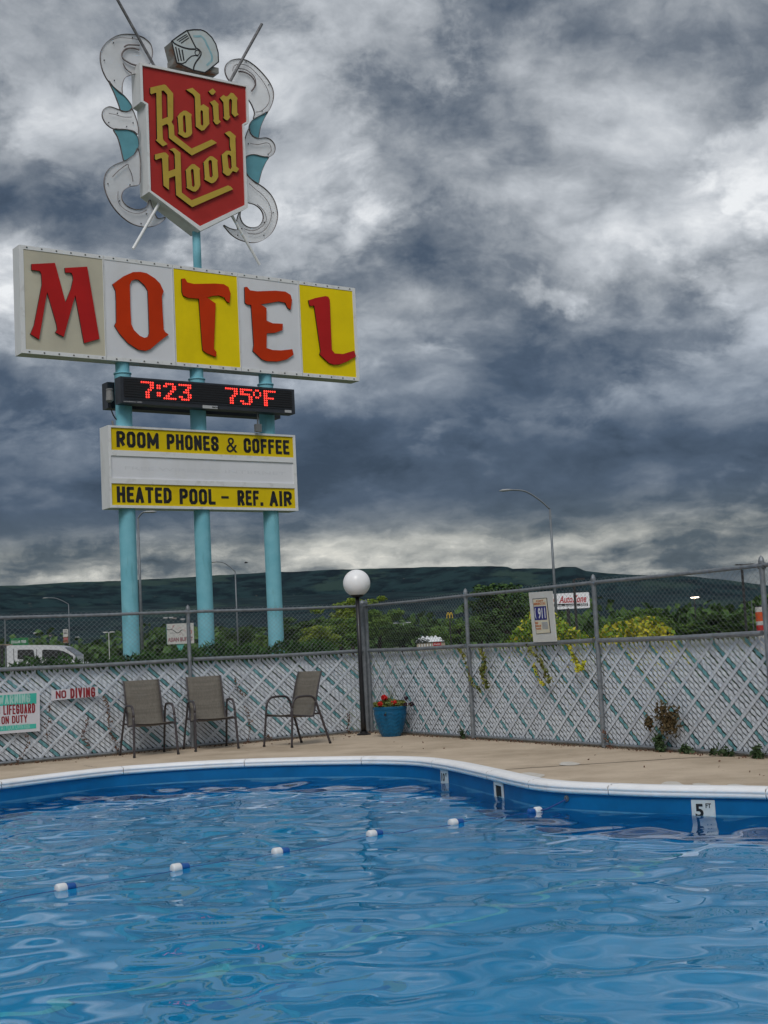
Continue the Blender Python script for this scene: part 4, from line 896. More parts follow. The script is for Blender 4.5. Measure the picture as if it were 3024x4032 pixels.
# signs on the fences
PLN_L = Plane(C0, math.atan2(-dL[1], -dL[0])); PLN_R = Plane(C0, math.atan2(dR[1], dR[0]))
m_sw = mat('white sign board', (.60, .60, .64), .45, var=.03, scale=4); m_tur = mat('faded turquoise print', (.035, .42, .33), .5, col2=(.06, .50, .40), scale=3); m_sred = mat('dark red print', (.26, .012, .020), .5); m_pale = mat('washed out print', (.36, .62, .56), .5)
def fence_sign(pl, name, corners, off, thick, m, label, cat):
    """board fixed to the fence; corners TL TR BR BL in photo pixels"""
    q = [pl.px(x, y, off) for x, y in corners]; cx = sum(p[0] for p in q) / 4; cz = sum(p[1] for p in q) / 4
    o = tag(empty(name, mw=pl.mw @ Matrix.Translation((cx, cz, off))), label, cat)
    loc = [(p[0] - cx, p[1] - cz) for p in q]
    MB().plate([loc], -thick, 0).build('board', m, o)
    return o, (cx, cz), loc
OFF = .030
def on_board(o, c, pl, off, body, x0, y0, x1, y1, X0, Y0, s, m, bold=.03, rot=0, nm='lettering'):
    a = pl.px(x0 * s + X0, y0 * s + Y0, off); b = pl.px(x1 * s + X0, y1 * s + Y0, off)
    return obj(nm, block_mesh(body, b[0] - a[0], a[1] - b[1], .0015, m, .19 if bold > .03 else .155) if bold else text_mesh(body, b[0] - a[0], a[1] - b[1], .0015, m, bold, 0, nm), o, mw=Matrix.Translation(((a[0] + b[0]) / 2 - c[0], (a[1] + b[1]) / 2 - c[1], .001)) @ Matrix.Rotation(rot, 4, 'Z'))
sf = 420 / 1659
o, c, l = fence_sign(PLN_L, 'no_diving_sign', [(800 * sf, 2680 + 150 * sf), (1520 * sf, 2680 + 90 * sf), (1530 * sf, 2680 + 240 * sf), (802 * sf, 2680 + 312 * sf)], OFF, .008, m_sw, 'narrow white sign lettered NO DIVING in red on the left fence', 'sign')
on_board(o, c, PLN_L, OFF, 'NO', 865, 158, 1030, 270, 0, 2680, sf, m_sred, .04); on_board(o, c, PLN_L, OFF, 'DIVING', 1090, 122, 1482, 252, 0, 2680, sf, m_sred, .04)
o, c, l = fence_sign(PLN_L, 'lifeguard_sign', [(-188 * sf, 2680 + 203 * sf), (618 * sf, 2680 + 150 * sf), (622 * sf, 2680 + 785 * sf), (-182 * sf, 2680 + 845 * sf)], OFF, .010, m_sw, 'square white and turquoise warning sign reading NO LIFEGUARD ON DUTY', 'sign')
def band(o, c, pl, off, pts, m, nm, z=.0005):
    q = [pl.px(x * sf, 2680 + y * sf, off) for x, y in pts]; MB().plate([[(a - c[0], b - c[1]) for a, b in q]], 0, z + .0006).build(nm, m, o)
band(o, c, PLN_L, OFF, [(-135, 238), (568, 192), (566, 358), (-132, 405)], m_tur, 'printed_band'); band(o, c, PLN_L, OFF, [(-130, 722), (562, 668), (562, 742), (-130, 798)], m_tur, 'printed_band')
on_board(o, c, PLN_L, OFF, 'WARNING', -35, 232, 470, 340, 0, 2680, sf, m_pale, .035)
on_board(o, c, PLN_L, OFF, 'NO LIFEGUARD', -118, 392, 548, 500, 0, 2680, sf, m_sred, .02); on_board(o, c, PLN_L, OFF, 'ON DUTY', 20, 558, 425, 648, 0, 2680, sf, m_sred, .02)
on_board(o, c, PLN_L, OFF, 'SWIM AT YOUR OWN RISK', -120, 706, 470, 742, 0, 2680, sf, m_pale, .0)
se = 300 / 1659
def EP(x, y): return (2050 + x * se, 2300 + y * se)
m_grb = mat('grey white board', (.56, .56, .53), .55, var=.05, scale=6); m_paper = mat('cream notice', (.60, .55, .42), .5); m_navy = mat('navy print', (.012, .014, .16), .5); m_orp = mat('faded orange print', (.50, .16, .06), .5); m_wp = mat('white print', (.66, .67, .70), .5); m_greyp = mat('grey print', (.36, .38, .40), .6)
OR = .055
o, c, l = fence_sign(PLN_R, 'emergency_sign', [EP(172, 185), EP(675, 148), EP(778, 1250), EP(278, 1268)], OR, .014, m_grb, 'grey white board with a 911 emergency notice on the right fence', 'sign')
def eb(pts, m, nm, z):
    q = [PLN_R.px(*EP(x, y), OR) for x, y in pts]; return MB().plate([[(a - c[0], b - c[1]) for a, b in q]], 0, z).build(nm, m, o)
eb([(262, 318), (572, 295), (660, 1062), (345, 1088)], m_black, 'notice_frame', .004); eb([(275, 332), (565, 308), (648, 1055), (352, 1078)], m_paper, 'notice', .006); eb([(300, 490), (562, 475), (585, 772), (322, 788)], m_navy, 'number_panel', .007)
def et(body, x0, y0, x1, y1, m, bold, nm='lettering'):
    a = PLN_R.px(*EP(x0, y0), OR); b = PLN_R.px(*EP(x1, y1), OR)
    q0_ = PLN_R.px(*EP(300, 490), OR); q1_ = PLN_R.px(*EP(322, 788), OR); lean = (q1_[0] - q0_[0]) / (q0_[1] - q1_[1])
    M_ = Matrix.Identity(4); M_[0][1] = -lean; me = text_mesh(body, b[0] - a[0], a[1] - b[1], .001, m, bold, 0, nm); me.transform(M_)
    return obj(nm, me, o, mw=Matrix.Translation(((a[0] + b[0]) / 2 - c[0], (a[1] + b[1]) / 2 - c[1], .0075)))
et('911', 385, 520, 555, 745, m_wp, .02); et('(', 312, 520, 355, 750, m_wp, .03, 'handset_symbol')
et('IN CASE OF', 345, 350, 500, 375, m_orp, .03); et('EMERGENCY CALL', 295, 410, 555, 440, m_orp, .03)
for i, w in enumerate(('FIRE', 'RESCUE', 'POLICE')): et(w, 328 + i * 10, 828 + i * 62, (395, 458, 455)[i] , 865 + i * 60, m_orp, .04)
for i in range(6): et('-' * 14, 470 + i * 4, 830 + i * 26, 595 + i * 4, 838 + i * 26, m_greyp, .04, 'small_print')

# ------------------------------------------------------------------ planting by the fence
def mound(n, rng, length, depth, h, z0, prof=lambda s: 1.0, fill=.55):
    s = rng.random(n) * length; a = rng.random(n) * math.pi; r = fill + (1 - fill) * rng.random(n) ** .5
    pf = np.array([prof(x) for x in s])
    return np.stack([s, np.cos(a) * depth * r, z0 + np.sin(a) ** .55 * h * pf * r], 1)
m_jun = mat('juniper needles', (.020, .062, .014), .8, spec=.2, col2=(.048, .115, .022), scale=3.5, lo=.4, hi=.65)
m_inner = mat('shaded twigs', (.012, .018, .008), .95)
hg = tag(empty('hedge', C0 + dL * 8.3 + np.array([-.56, .828, 0]) * .75, math.atan2(-dL[1], -dL[0])), 'low spiky juniper hedge along the far side of the left fence', 'hedge')
rh = np.random.default_rng(11)
ridge = lambda s: 1 + .025 * math.sin(s * 2.3) + .022 * math.sin(s * 5.1 + 1) + .02 * math.sin(s * 11.3) + (.02 * (s - 4.5))
P_ = mound(17000, rh, 8.2, .42, 1.40, GZ + .15, ridge, .78)
jm = leaves(P_, .13, rh, m_jun, 'foliage', up=.9, aspect=5.0); obj('foliage', jm, hg)
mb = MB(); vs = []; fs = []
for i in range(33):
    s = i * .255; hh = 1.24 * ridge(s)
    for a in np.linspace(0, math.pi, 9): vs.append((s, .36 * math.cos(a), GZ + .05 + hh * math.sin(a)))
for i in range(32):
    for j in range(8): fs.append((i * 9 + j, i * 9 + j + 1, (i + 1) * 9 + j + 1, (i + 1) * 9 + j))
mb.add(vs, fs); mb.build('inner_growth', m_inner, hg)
# golden shrub behind the right fence
m_gold1 = mat('green leaf', (.095, .20, .016), .6, spec=.2, col2=(.22, .32, .025), scale=5); m_gold2 = mat('golden leaf', (.60, .50, .045), .6, spec=.2, col2=(.40, .42, .035), scale=5)
sb = tag(empty('golden_shrub', C0 + dR * 2.75 + np.array([.874, .485, 0]) * .62, math.atan2(dR[1], dR[0])), 'yellow green leafy shrub rising above the middle rail of the right fence', 'shrub')
rsx = np.random.default_rng(5)
shp = lambda s: .72 + .40 * math.exp(-((s - .9) / .7) ** 2) + .30 * math.exp(-((s - 2.7) / .75) ** 2) - .30 * max(0, s - 3.3) + .03 * math.sin(s * 9)
P_ = mound(9500, rsx, 3.75, .50, 1.50, GZ + .15, shp, .74)
gm = (rsx.random(len(P_)) < np.clip(.12 + .25 * (P_[:, 0] - .5), .1, .8)).astype(int)
obj('foliage', leaves(P_, .075, rsx, [m_gold1, m_gold2], 'foliage', up=.3, aspect=1.8, mi=gm), sb)
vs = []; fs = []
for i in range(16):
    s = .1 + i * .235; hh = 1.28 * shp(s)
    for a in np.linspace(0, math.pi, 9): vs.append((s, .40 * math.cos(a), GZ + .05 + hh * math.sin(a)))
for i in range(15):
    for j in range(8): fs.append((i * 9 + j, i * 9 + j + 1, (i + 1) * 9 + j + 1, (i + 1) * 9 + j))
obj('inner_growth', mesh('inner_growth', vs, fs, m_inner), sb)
lh = tag(empty('gap_backing_growth', C0 + dR * .3 + np.array([.86, .51, 0]) * .55, math.atan2(dR[1], dR[0])), 'low growth added behind the right fence to darken the slat gaps', 'added shrubs')  # added growth, hides the pale ground so the gaps between slats look dark
rlo = np.random.default_rng(8)
obj('foliage', leaves(mound(9000, rlo, 10.2, .40, 1.12, GZ + .1, lambda s: 1.0 + .05 * math.sin(s * 3), .7), .10, rlo, m_jun, 'foliage', up=.5, aspect=2.5), lh)
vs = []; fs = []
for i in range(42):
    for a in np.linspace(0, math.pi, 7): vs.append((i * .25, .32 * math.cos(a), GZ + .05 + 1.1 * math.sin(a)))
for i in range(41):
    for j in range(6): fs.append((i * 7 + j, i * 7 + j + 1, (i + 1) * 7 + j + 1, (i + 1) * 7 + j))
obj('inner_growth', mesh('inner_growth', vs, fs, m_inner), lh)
# vines hanging through the slats
def vine(pl, name, label, cat, pts, spread, n, size, m, ms, off=.035, group=None, seed=1, stems=True):
    r = np.random.default_rng(seed); q = [pl.px(x, y, off) for x, y in pts]; base = q[0]
    o = tag(empty(name, mw=pl.mw @ Matrix.Translation((base[0], base[1], off))), label, cat, group)
    loc = [np.array([a - base[0], b - base[1], 0.0]) for a, b in q]
    c = catmull([tuple(p + [0, 0, .01 * r.normal()]) for p in loc], 5, False)
    if stems: MB().tube(c, .0025 if name == 'dead_vine' else .004, 5).build('stem', ms, o)
    n = int(n * (1.0 if name == 'dead_vine' else 1.6)); k = r.integers(0, len(c), n); P = np.array(c)[k] + r.normal(size=(n, 3)) * np.array([spread, spread, .012]); P[:, 2] = np.abs(P[:, 2])
    obj('leaf_cluster', leaves(P, size, r, m, 'leaf_cluster', aspect=1.6, up=-.2), o)['kind'] = 'stuff'; return o
m_vg = mat('vine leaf', (.07, .11, .02), .6, col2=(.22, .21, .035), scale=9)
m_dead = mat('dry red brown vine', (.10, .038, .025), .8, col2=(.16, .10, .06), scale=12); m_stem = mat('dry stem', (.09, .055, .035), .85)
s1_ = 800 / 1659
def Z3(*p): return [(1300 + x * s1_, 2200 + y * s1_) for x, y in p]
def Z4(*p): return [(2000 + x * .61724, 2150 + y * .61724) for x, y in p]
def Z1(*p): return [(x * s1_, 2350 + y * s1_) for x, y in p]
def Z2(*p): return [(700 + x * s1_, 2350 + y * s1_) for x, y in p]
vine(PLN_R, 'vine', 'green vine trailing forked down right of the first post of the right fence', 'vine', Z3((1230, 730), (1270, 850), (1240, 930), (1300, 1040)), .022, 95, .055, m_vg, m_stem, seed=2)
vine(PLN_R, 'vine', 'thin vine strand hanging from the rail just left of the forked vine', 'vine', Z3((1065, 740), (1110, 820), (1150, 990), (1230, 1075)), .014, 55, .045, m_vg, m_stem, seed=3)
vine(PLN_R, 'vine', 'yellowing vine hanging under the 911 notice', 'vine', Z4((120, 640), (200, 720), (240, 800), (270, 850)), .020, 70, .05, m_vg, m_stem, seed=4)
vine(PLN_R, 'vine', 'short yellow vine strand left of the yellowing vine below the 911 notice', 'vine', Z4((170, 760), (200, 840), (235, 885)), .010, 30, .04, m_gold2, m_stem, seed=5)
vine(PLN_R, 'vine', 'yellow vine hanging beside the tall post right of the 911 notice', 'vine', Z4((395, 640), (430, 710), (460, 790), (490, 740)), .016, 60, .05, m_gold2, m_stem, seed=6)
m_dry = mat('brown withered leaf', (.050, .045, .016), .85, col2=(.12, .075, .03), scale=20)
vine(PLN_R, 'withered_plant', 'large brown withered clump growing out of the right fence', 'plant', Z4((985, 1060), (1010, 1100), (1060, 1110), (1030, 1150)), .055, 260, .05, m_dry, m_stem, .06, seed=7, stems=False)
vine(PLN_R, 'withered_plant', 'small brown clump left of the large withered clump', 'plant', Z4((905, 1110), (905, 1140)), .028, 60, .045, m_dry, m_stem, .05, seed=8, stems=False)
m_weed = mat('weed leaf', (.025, .06, .018), .7, col2=(.05, .085, .03), scale=20)
for pts, n, lab, sd_ in ((Z4((965, 1230), (975, 1285)), 110, 'dark green weed at the fence foot below the withered clump', 9), (Z4((1130, 1285), (1155, 1300)), 45, 'small weed at the fence foot right of the dark green weed', 10), (Z4((1310, 1320), (1420, 1330)), 60, 'straggling weed along the foot of the right fence', 12), (Z4((1590, 1310), (1610, 1345)), 80, 'weed at the foot of the fence by the right edge', 13), (Z3((1075, 1410), (1085, 1440)), 30, 'little weed left of the first post of the right fence', 14)):
    vine(PLN_R, 'weed', lab, 'weed', pts, .035, n, .05, m_weed, m_stem, .05, seed=sd_, stems=False)
for pl_, pts, n, lab, sd_ in ((PLN_L, Z1((720, 990), (690, 1080), (670, 1140), (720, 1210)), 60, 'reddish dead vine between the NO DIVING sign and the left chair', 21), (PLN_L, Z1((850, 820), (880, 920), (900, 1080), (940, 1180), (960, 1290)), 90, 'dead vine climbing just left of the leftmost chair', 22),
    (PLN_L, Z1((410, 880), (395, 1000), (380, 1110), (405, 1220)), 26, 'thin dead vine right of the lifeguard sign', 23), (PLN_L, Z1((230, 1130), (210, 1240), (150, 1330), (140, 1370)), 45, 'dead vine below the lifeguard sign', 24), (PLN_L, Z2((470, 660), (480, 740), (540, 800), (580, 760)), 45, 'dead vine high between the middle chair and the sideways chair', 25),
    (PLN_L, Z2((560, 900), (570, 980), (590, 1060), (560, 1190)), 45, 'dead vine low between the middle chair and the sideways chair', 26), (PLN_L, Z3((150, 1270), (145, 1330), (140, 1400), (170, 1430)), 45, 'reddish dead vine at the foot of the fence left of the globe lamp', 27), (PLN_L, Z2((720, 1130), (760, 1160), (840, 1185)), 40, 'dry litter of vine under the sideways chair', 28), (PLN_R, Z4((620, 1190), (640, 1250), (660, 1280)), 35, 'dry stalks at the foot of the tall post of the right fence', 29)):
    vine(pl_, 'dead_vine', lab, 'vine', pts, .016, n, .034, m_dead, m_stem, .028, seed=sd_)

# ------------------------------------------------------------------ hills
ridge_px = [(-3000, 2360), (-1500, 2340), (-600, 2322), (0, 2306), (271, 2294), (470, 2288), (778, 2271), (931, 2260), (1112, 2251), (1347, 2242), (1500, 2237), (1768, 2231), (1975, 2229), (2000, 2231), (2017, 2238), (2100, 2239), (2183, 2237), (2214, 2229), (2266, 2229), (2308, 2247), (2391, 2260), (2599, 2269), (2744, 2272), (2859, 2285), (3024, 2309), (3300, 2336), (4000, 2330), (6000, 2350)]
rpx = np.array([p[0] for p in ridge_px], float); rpy = np.array([p[1] for p in ridge_px], float)
cols = np.concatenate([np.arange(-3000, -100, 60), np.arange(-100, 3200, 8), np.arange(3200, 6000, 60)]).astype(float)
NR = 90; TT = np.linspace(0, 1, NR); YB = 1100.0
rt = np.random.default_rng(17); fb = []
for o_ in range(7):
    for _ in range(7): fb.append((rt.normal() * .0011 * 1.75 ** o_, rt.normal() * .0009 * 1.75 ** o_, rt.random() * 6.28, .62 ** o_))
nrm = sum(a for *_, a in fb) * .5
def fbm(x, y): return sum(a * np.sin(kx * x + ky * y + p) for kx, ky, p, a in fb) / nrm
def hill_col(px):
    py = float(np.interp(px, rpx, rpy)); d = raydir(px / K, py / K); YR = 5200 + 500 * math.sin(px / 700)
    tx, tz = d[0] / d[1], d[2] / d[1]; zr = EYE + tz * YR
    Yv = YB + (YR - YB) * TT
    h = .76 * TT ** 1.75 + .24 * np.clip((TT - .90) / .10, 0, 1) ** .8
    x = tx * Yv; n = fbm(x, Yv)
    rid = np.abs(fbm(x * 2.1 + 900, Yv * .6))
    z = GZ + (zr - GZ) * (h + .085 * n * np.clip(TT * (1.0 - TT) * 3.2, 0, 1) - .05 * rid * np.clip(TT * (1 - TT) * 4, 0, 1))
    z[-1] = zr + 5.0 * fbm(x[-1] * 9, x[-1] * 7)
    return x, Yv, z, zr
HX = []; HY = []; HZZ = []
for c in cols:
    x, y, z, zr = hill_col(c)
    x2 = np.append(x, [x[-1] * 1.06, x[-1] * 1.6]); y2 = np.append(y, [y[-1] * 1.06, y[-1] * 1.6]); z2 = np.append(z, [zr - 6, zr - 60]); HX.append(x2); HY.append(y2); HZZ.append(z2)
HX, HY, HZZ = map(np.array, (HX, HY, HZZ)); nc, nr = HX.shape
idx = np.arange(nc * nr).reshape(nc, nr)
m_hill = bpy.data.materials.new('wooded mesa'); m_hill.use_nodes = True
nt = m_hill.node_tree; b = nt.nodes['Principled BSDF']; b.inputs['Roughness'].default_value = .95; b.inputs['Specular IOR Level'].default_value = .05
tco = nt.nodes.new('ShaderNodeTexCoord')
def hn(scale, det=6, sc=(1, 1, 1)):
    mp = nt.nodes.new('ShaderNodeMapping'); mp.inputs['Scale'].default_value = sc; nt.links.new(tco.outputs['Object'], mp.inputs[0])
    n = nt.nodes.new('ShaderNodeTexNoise'); n.inputs['Scale'].default_value = scale; n.inputs['Detail'].default_value = det; n.inputs['Roughness'].default_value = .65; nt.links.new(mp.outputs[0], n.inputs[0]); return n.outputs[0]
def rmp(f, stops):
    r = nt.nodes.new('ShaderNodeValToRGB'); e = r.color_ramp.elements
    while len(e) < len(stops): e.new(.5)
    for q, (p, c) in zip(e, stops): q.position = p; q.color = (*c, 1)
    nt.links.new(f, r.inputs[0]); return r.outputs[0]
def mixc(f, a, b_):
    m = nt.nodes.new('ShaderNodeMix'); m.data_type = 'RGBA'; nt.links.new(f, m.inputs[0])
    for s_, v in ((6, a), (7, b_)):
        if isinstance(v, tuple): m.inputs[s_].default_value = (*v, 1)
        else: nt.links.new(v, m.inputs[s_])
    return m.outputs[2]
woods = rmp(hn(.011, 9), [(.43, (.001, .007, .010)), (.57, (.013, .034, .036))])
meadow = rmp(hn(.0026, 8, (1, .5, 3)), [(.55, (0, 0, 0)), (.60, (1, 1, 1))]); speck = rmp(hn(.035, 4, (1, .3, 2)), [(.66, (0, 0, 0)), (.72, (1, 1, 1))])
colr = mixc(meadow, woods, (.026, .050, .040)); colr = mixc(speck, colr, (.075, .072, .060))
nt.links.new(colr, b.inputs['Base Color'])
hv = np.stack([HX.ravel(), HY.ravel(), HZZ.ravel()], 1); hq = np.stack([idx[:-1, :-1].ravel(), idx[1:, :-1].ravel(), idx[1:, 1:].ravel(), idx[:-1, 1:].ravel()], 1)
tag(obj('mesa_hills', mesh('mesa_hills', hv, hq, m_hill)), kind='structure')
def on_hill(px, py):
    x, y, z, zr = hill_col(px); d = raydir(px / K, py / K); e = d[2] / d[1]
    ev = (z - EYE) / y; k = int(np.argmax(ev > e)) if (ev > e).any() else NR - 2
    return np.array([x[k], y[k], z[k]])
# small houses on the slope
m_hw = mat('pale house wall', (.42, .40, .36), .8); m_hr = mat('pale metal roof', (.50, .50, .50), .5); m_hr2 = mat('brown roof', (.17, .11, .09), .8); m_pane = mat('dark pane', (.02, .025, .03), .2)
hs = [(646, 2436, 'white roofed house left of the pair above the buffet sign'), (668, 2437, 'left house of the close pair above the buffet sign'), (682, 2437, 'right house of the close pair above the buffet sign'), (713, 2443, 'long pale house just above the buffet sign'), (135, 2500, 'pale house on the hillside above the white truck roof'), (188, 2507, 'house on the hillside between the green sign and the banner'), (199, 2524, 'white house just above the front of the truck roof'), (298, 2514, 'small white house right of the banner'), (500, 2513, 'small house left of the left turquoise pole foot'),
      (1719, 2447, 'pale house on the slope left of the yellow arches'), (2790, 2409, 'long pale house right of the lit lamp'), (2582, 2415, 'house above the bushes left of the lit lamp'), (2765, 2416, 'house just right of the lit lamp pole'), (1340, 2412, 'house on the slope behind the globe lamp pole')]
for i, (px, py, lab) in enumerate(hs):
    p = on_hill(px, py); sc = p[1] / 5468; w, dp, h = 15 * sc, 9 * sc, 3.2 * sc
    h_ = tag(empty('house', p + np.array([0, 0, -.3 * sc]), random.uniform(-.4, .4)), lab, 'house', 'houses on the hillside')
    MB().box((0, 0, h / 2 - 2), (w, dp, h + 4)).build('wall', m_hw, h_)
    MB().add([(-w * .55, -dp * .6, h), (w * .55, -dp * .6, h), (w * .55, dp * .6, h), (-w * .55, dp * .6, h), (-w * .5, 0, h * 1.7), (w * .5, 0, h * 1.7)], [(0, 1, 5, 4), (2, 3, 4, 5), (1, 2, 5), (3, 0, 4), (3, 2, 1, 0)]).build('roof', (m_hr, m_hr2)[i % 3 == 2], h_)
    for k in (-.25, .25): MB().box((k * w, -dp / 2 - .02 * sc, h * .55), (w * .12, .06 * sc, h * .4)).build('window', m_pane, h_)

# ------------------------------------------------------------------ trees
def leafmat(name, a, b_, sc): return mat(name, a, .75, col2=b_, scale=sc, lo=.38, hi=.66, spec=.25, detail=6)
lm = [leafmat('dark leaf', (.036, .088, .022), (.095, .165, .040), .8), leafmat('mid green leaf', (.070, .150, .026), (.165, .260, .045), .8), leafmat('yellow green leaf', (.140, .225, .030), (.280, .340, .050), .8)]
m_bark = mat('bark', (.06, .045, .035), .9, var=.3, scale=3)
def tree_proto(seed, m):
    r = np.random.default_rng(seed); t = empty('tree'); H = 6.0
    mb = MB(); mb.tube([(0, 0, -.3), (.05, 0, 1.0), (-.05, .08, 2.2), (.05, .0, 3.6)], [.20, .15, .11, .04], 8)
    tips = []
    for k in range(9):
        a = k * 2.4 + r.random(); z0 = 1.0 + .3 * k; l = 1.5 - .09 * k; tip = np.array([l * math.cos(a), l * math.sin(a), z0 + 1.1]); tips.append(tip)
        mb.tube([(0, 0, z0), tuple(tip * [.5, .5, 0] + [0, 0, z0 + .7]), tuple(tip)], [.07, .045, .015], 5)
    mb.build('trunk', m_bark, t)
    P = []
    cl = [np.array([*(r.normal(size=2) * .95), 2.0 + 3.4 * r.random()]) for _ in range(26)] + tips + [np.array([r.normal() * .4, r.normal() * .4, 5.2])]
    for c in cl:
        R_ = .45 + .45 * r.random(); R_ *= 1 - .4 * max(0, (c[2] - 4.2) / 1.8); n = int(330 * R_)
        q = r.normal(size=(n, 3)); q /= np.linalg.norm(q, axis=1)[:, None]; q *= R_ * r.random((n, 1)) ** .35; q[:, 2] *= .75; P.append(c + q)
    P = np.concatenate(P); P = P[P[:, 2] > .8]
    obj('crown', leaves(P, .20, r, m, 'crown', aspect=1.5, up=.2), t); return t
protos = {}
def tree(px, top, wpx, D_, kind, var, label):
    b = at(px, 2600, D_); b[2] = GZ; z = at(px, top, D_)[2] - GZ; sx_ = wpx / 5468 * D_ / 3.6
    key = (kind, var)
    if key not in protos: protos[key] = tree_proto(40 + var * 7 + kind, lm[kind]); t = protos[key]
    else: t = copy_tree(protos[key])
    t.location = tuple(b); t.scale = (sx_, sx_, z / 5.85); t.rotation_euler = (0, 0, random.random() * 6.28)
    tag(t, label, 'tree', 'trees beyond the fence')
for a in [(950, 2462, 150, 230, 0, 0, 'round dark tree between the middle and right turquoise poles'), (1050, 2498, 120, 200, 1, 1, 'lower green tree just left of the right turquoise pole'), (870, 2505, 110, 250, 0, 1, 'low dark tree just right of the middle turquoise pole'),
          (1170, 2428, 210, 190, 0, 2, 'dark tree just right of the right turquoise pole'), (1255, 2455, 160, 170, 2, 0, 'bright yellow green tree between the right turquoise pole and the globe lamp'), (1345, 2430, 190, 190, 1, 1, 'mid green tree just left of the globe lamp post'),
          (1390, 2345, 190, 210, 2, 2, 'tall light green tree behind the globe lamp post'), (1500, 2385, 200, 200, 1, 0, 'tall green tree just right of the globe lamp post'), (1590, 2455, 190, 190, 0, 1, 'dark tree left of the white roofed building'),
          (1815, 2432, 150, 190, 1, 2, 'green tree below the yellow arches'), (1900, 2440, 150, 180, 0, 0, 'dark tree left of the tallest dark tree'), (2000, 2288, 290, 200, 0, 2, 'tallest dark tree, left of the 911 notice'), (2130, 2380, 130, 210, 0, 1, 'dark tree partly hidden behind the 911 notice'),
          (2460, 2430, 150, 180, 1, 0, 'bushy green tree right of the golden shrub'), (2560, 2392, 190, 185, 1, 1, 'bushy green tree below the lit lamp, left side'), (2640, 2450, 130, 190, 0, 2, 'low dark tree right of the bushy green trees'), (2730, 2440, 150, 190, 1, 2, 'green tree below and right of the lit lamp'),
          (2840, 2412, 220, 185, 0, 0, 'dark bushy tree near the right edge'), (2950, 2445, 140, 190, 1, 0, 'small green tree beside the striped marker post'), (330, 2560, 110, 210, 0, 2, 'small dark tree right of the truck windshield'), (480, 2545, 100, 240, 0, 0, 'small dark tree behind the left turquoise pole')]: tree(*a)
rf = np.random.default_rng(77); P = []
for _ in range(620):
    Yd = 330 + 800 * rf.random() ** 1.3; px = -400 + 3900 * rf.random(); b = at(px, 2550, Yd); hgt = 4 + 6 * rf.random(); n = 34
    q = rf.normal(size=(n, 3)); q /= np.linalg.norm(q, axis=1)[:, None]; P.append(np.array([b[0], b[1], GZ + hgt * .5]) + q * np.array([hgt * .55, hgt * .55, hgt * .5]))
tag(obj('far_woods', leaves(np.concatenate(P), 2.4, rf, lm[0], 'far_woods', aspect=1.3)), 'dark belt of trees across the valley below the hills', 'woods', kind='stuff')

# ------------------------------------------------------------------ street things
m_steel = mat('grey lamp steel', (.17, .19, .21), .5, metal=.4, var=.1); m_bronze = mat('dark bronze pole', (.03, .028, .03), .5)
def street_lamp(px, py, ax, ay, D_, label, r=.10):
    top = at(px, py, D_); arm = at(ax, ay, D_); b = np.array([top[0], top[1], GZ]); o = tag(empty('street_lamp', b), label, 'street lamp', 'cobra head street lamps')
    t = top - b; a = arm - b
    MB().tube([(0, 0, 0), tuple(t * [.98, 1, .5]), tuple(t)], [r, r * .8, r * .6], 12).build('pole', m_steel, o, smooth=True)
    m1 = t + (a - t) * [.25, 1, .45]; m2 = t + (a - t) * [.62, 1, .90]
    MB().tube(catmull([tuple(t), tuple(m1), tuple(m2), tuple(a)], 5, False), r * .5, 8).build('arm', m_steel, o, smooth=True)
    sg = 1 if a[0] > t[0] else -1
    MB().tube([tuple(a - [sg * .12, 0, 0]), tuple(a + [sg * .1, 0, .0]), tuple(a + [sg * .45, 0, -.01]), tuple(a + [sg * .68, 0, -.02])], [.06, .12, .14, .05], 10, flat=.55).build('lamp_head', mat('lamp head', (.34, .35, .36), .5), o, smooth=True)
street_lamp(543, 2041, 572, 2016, 83, 'tall street lamp half hidden behind the left turquoise pole')
street_lamp(926, 2251, 850, 2212, 134, 'street lamp between the middle and right turquoise poles')
street_lamp(270, 2379, 186, 2354, 206, 'distant street lamp left of the turquoise poles')
street_lamp(2165, 2005, 2010, 1929, 83, 'tallest street lamp, standing against the sky behind the 911 notice')
def lot_light(px, py, D_, label, heads, m, lit=False, r=.07):
    top = at(px, py, D_); b = np.array([top[0], top[1], GZ]); h = top[2] - GZ; o = tag(empty('light_pole', b), label, 'light pole')
    MB().tube([(0, 0, 0), (0, 0, h)], r, 10).build('pole', m, o)
    for x in heads:
        MB().tube([(0, 0, h - .05), (x, 0, h - .02)], r * .6, 6).build('bracket', m, o)
        MB().box((x + (.25 if x >= 0 else -.25), 0, h), (.62, .34, .14)).build('lamp_head', m, o)
        if lit: MB().box((x, -.02, h - .10), (.62, .40, .06)).build('lit_lens', mat('lit lens', (1, .9, .8), .3, emit=(1, .86, .72), estr=14), o)
lot_light(2920, 2223, 172, 'dark parking light pole against the sky near the right edge', (-.2, .9), m_bronze, r=.16)
lot_light(2259, 2281, 105, 'dark light pole in front of the auto parts sign', (.25,), m_bronze, r=.10)
lot_light(2733, 2350, 200, 'light pole with its lamp lit, far right of the auto parts sign', (-.15, .35), m_bronze, True, .09)
lot_light(428, 2489, 200, 'white pole with short crossbar left of the left turquoise pole', (-.25, .25), mat('white pole', (.6, .6, .6), .5), r=.06)
lot_light(1588, 2452, 200, 'white double headed light pole right of the globe lamp', (-.9, .5), mat('pale pole', (.5, .52, .54), .5), r=.06)
lot_light(19, 2438, 150, 'thin grey light pole at the left edge above the truck', (.1,), m_steel, r=.09)

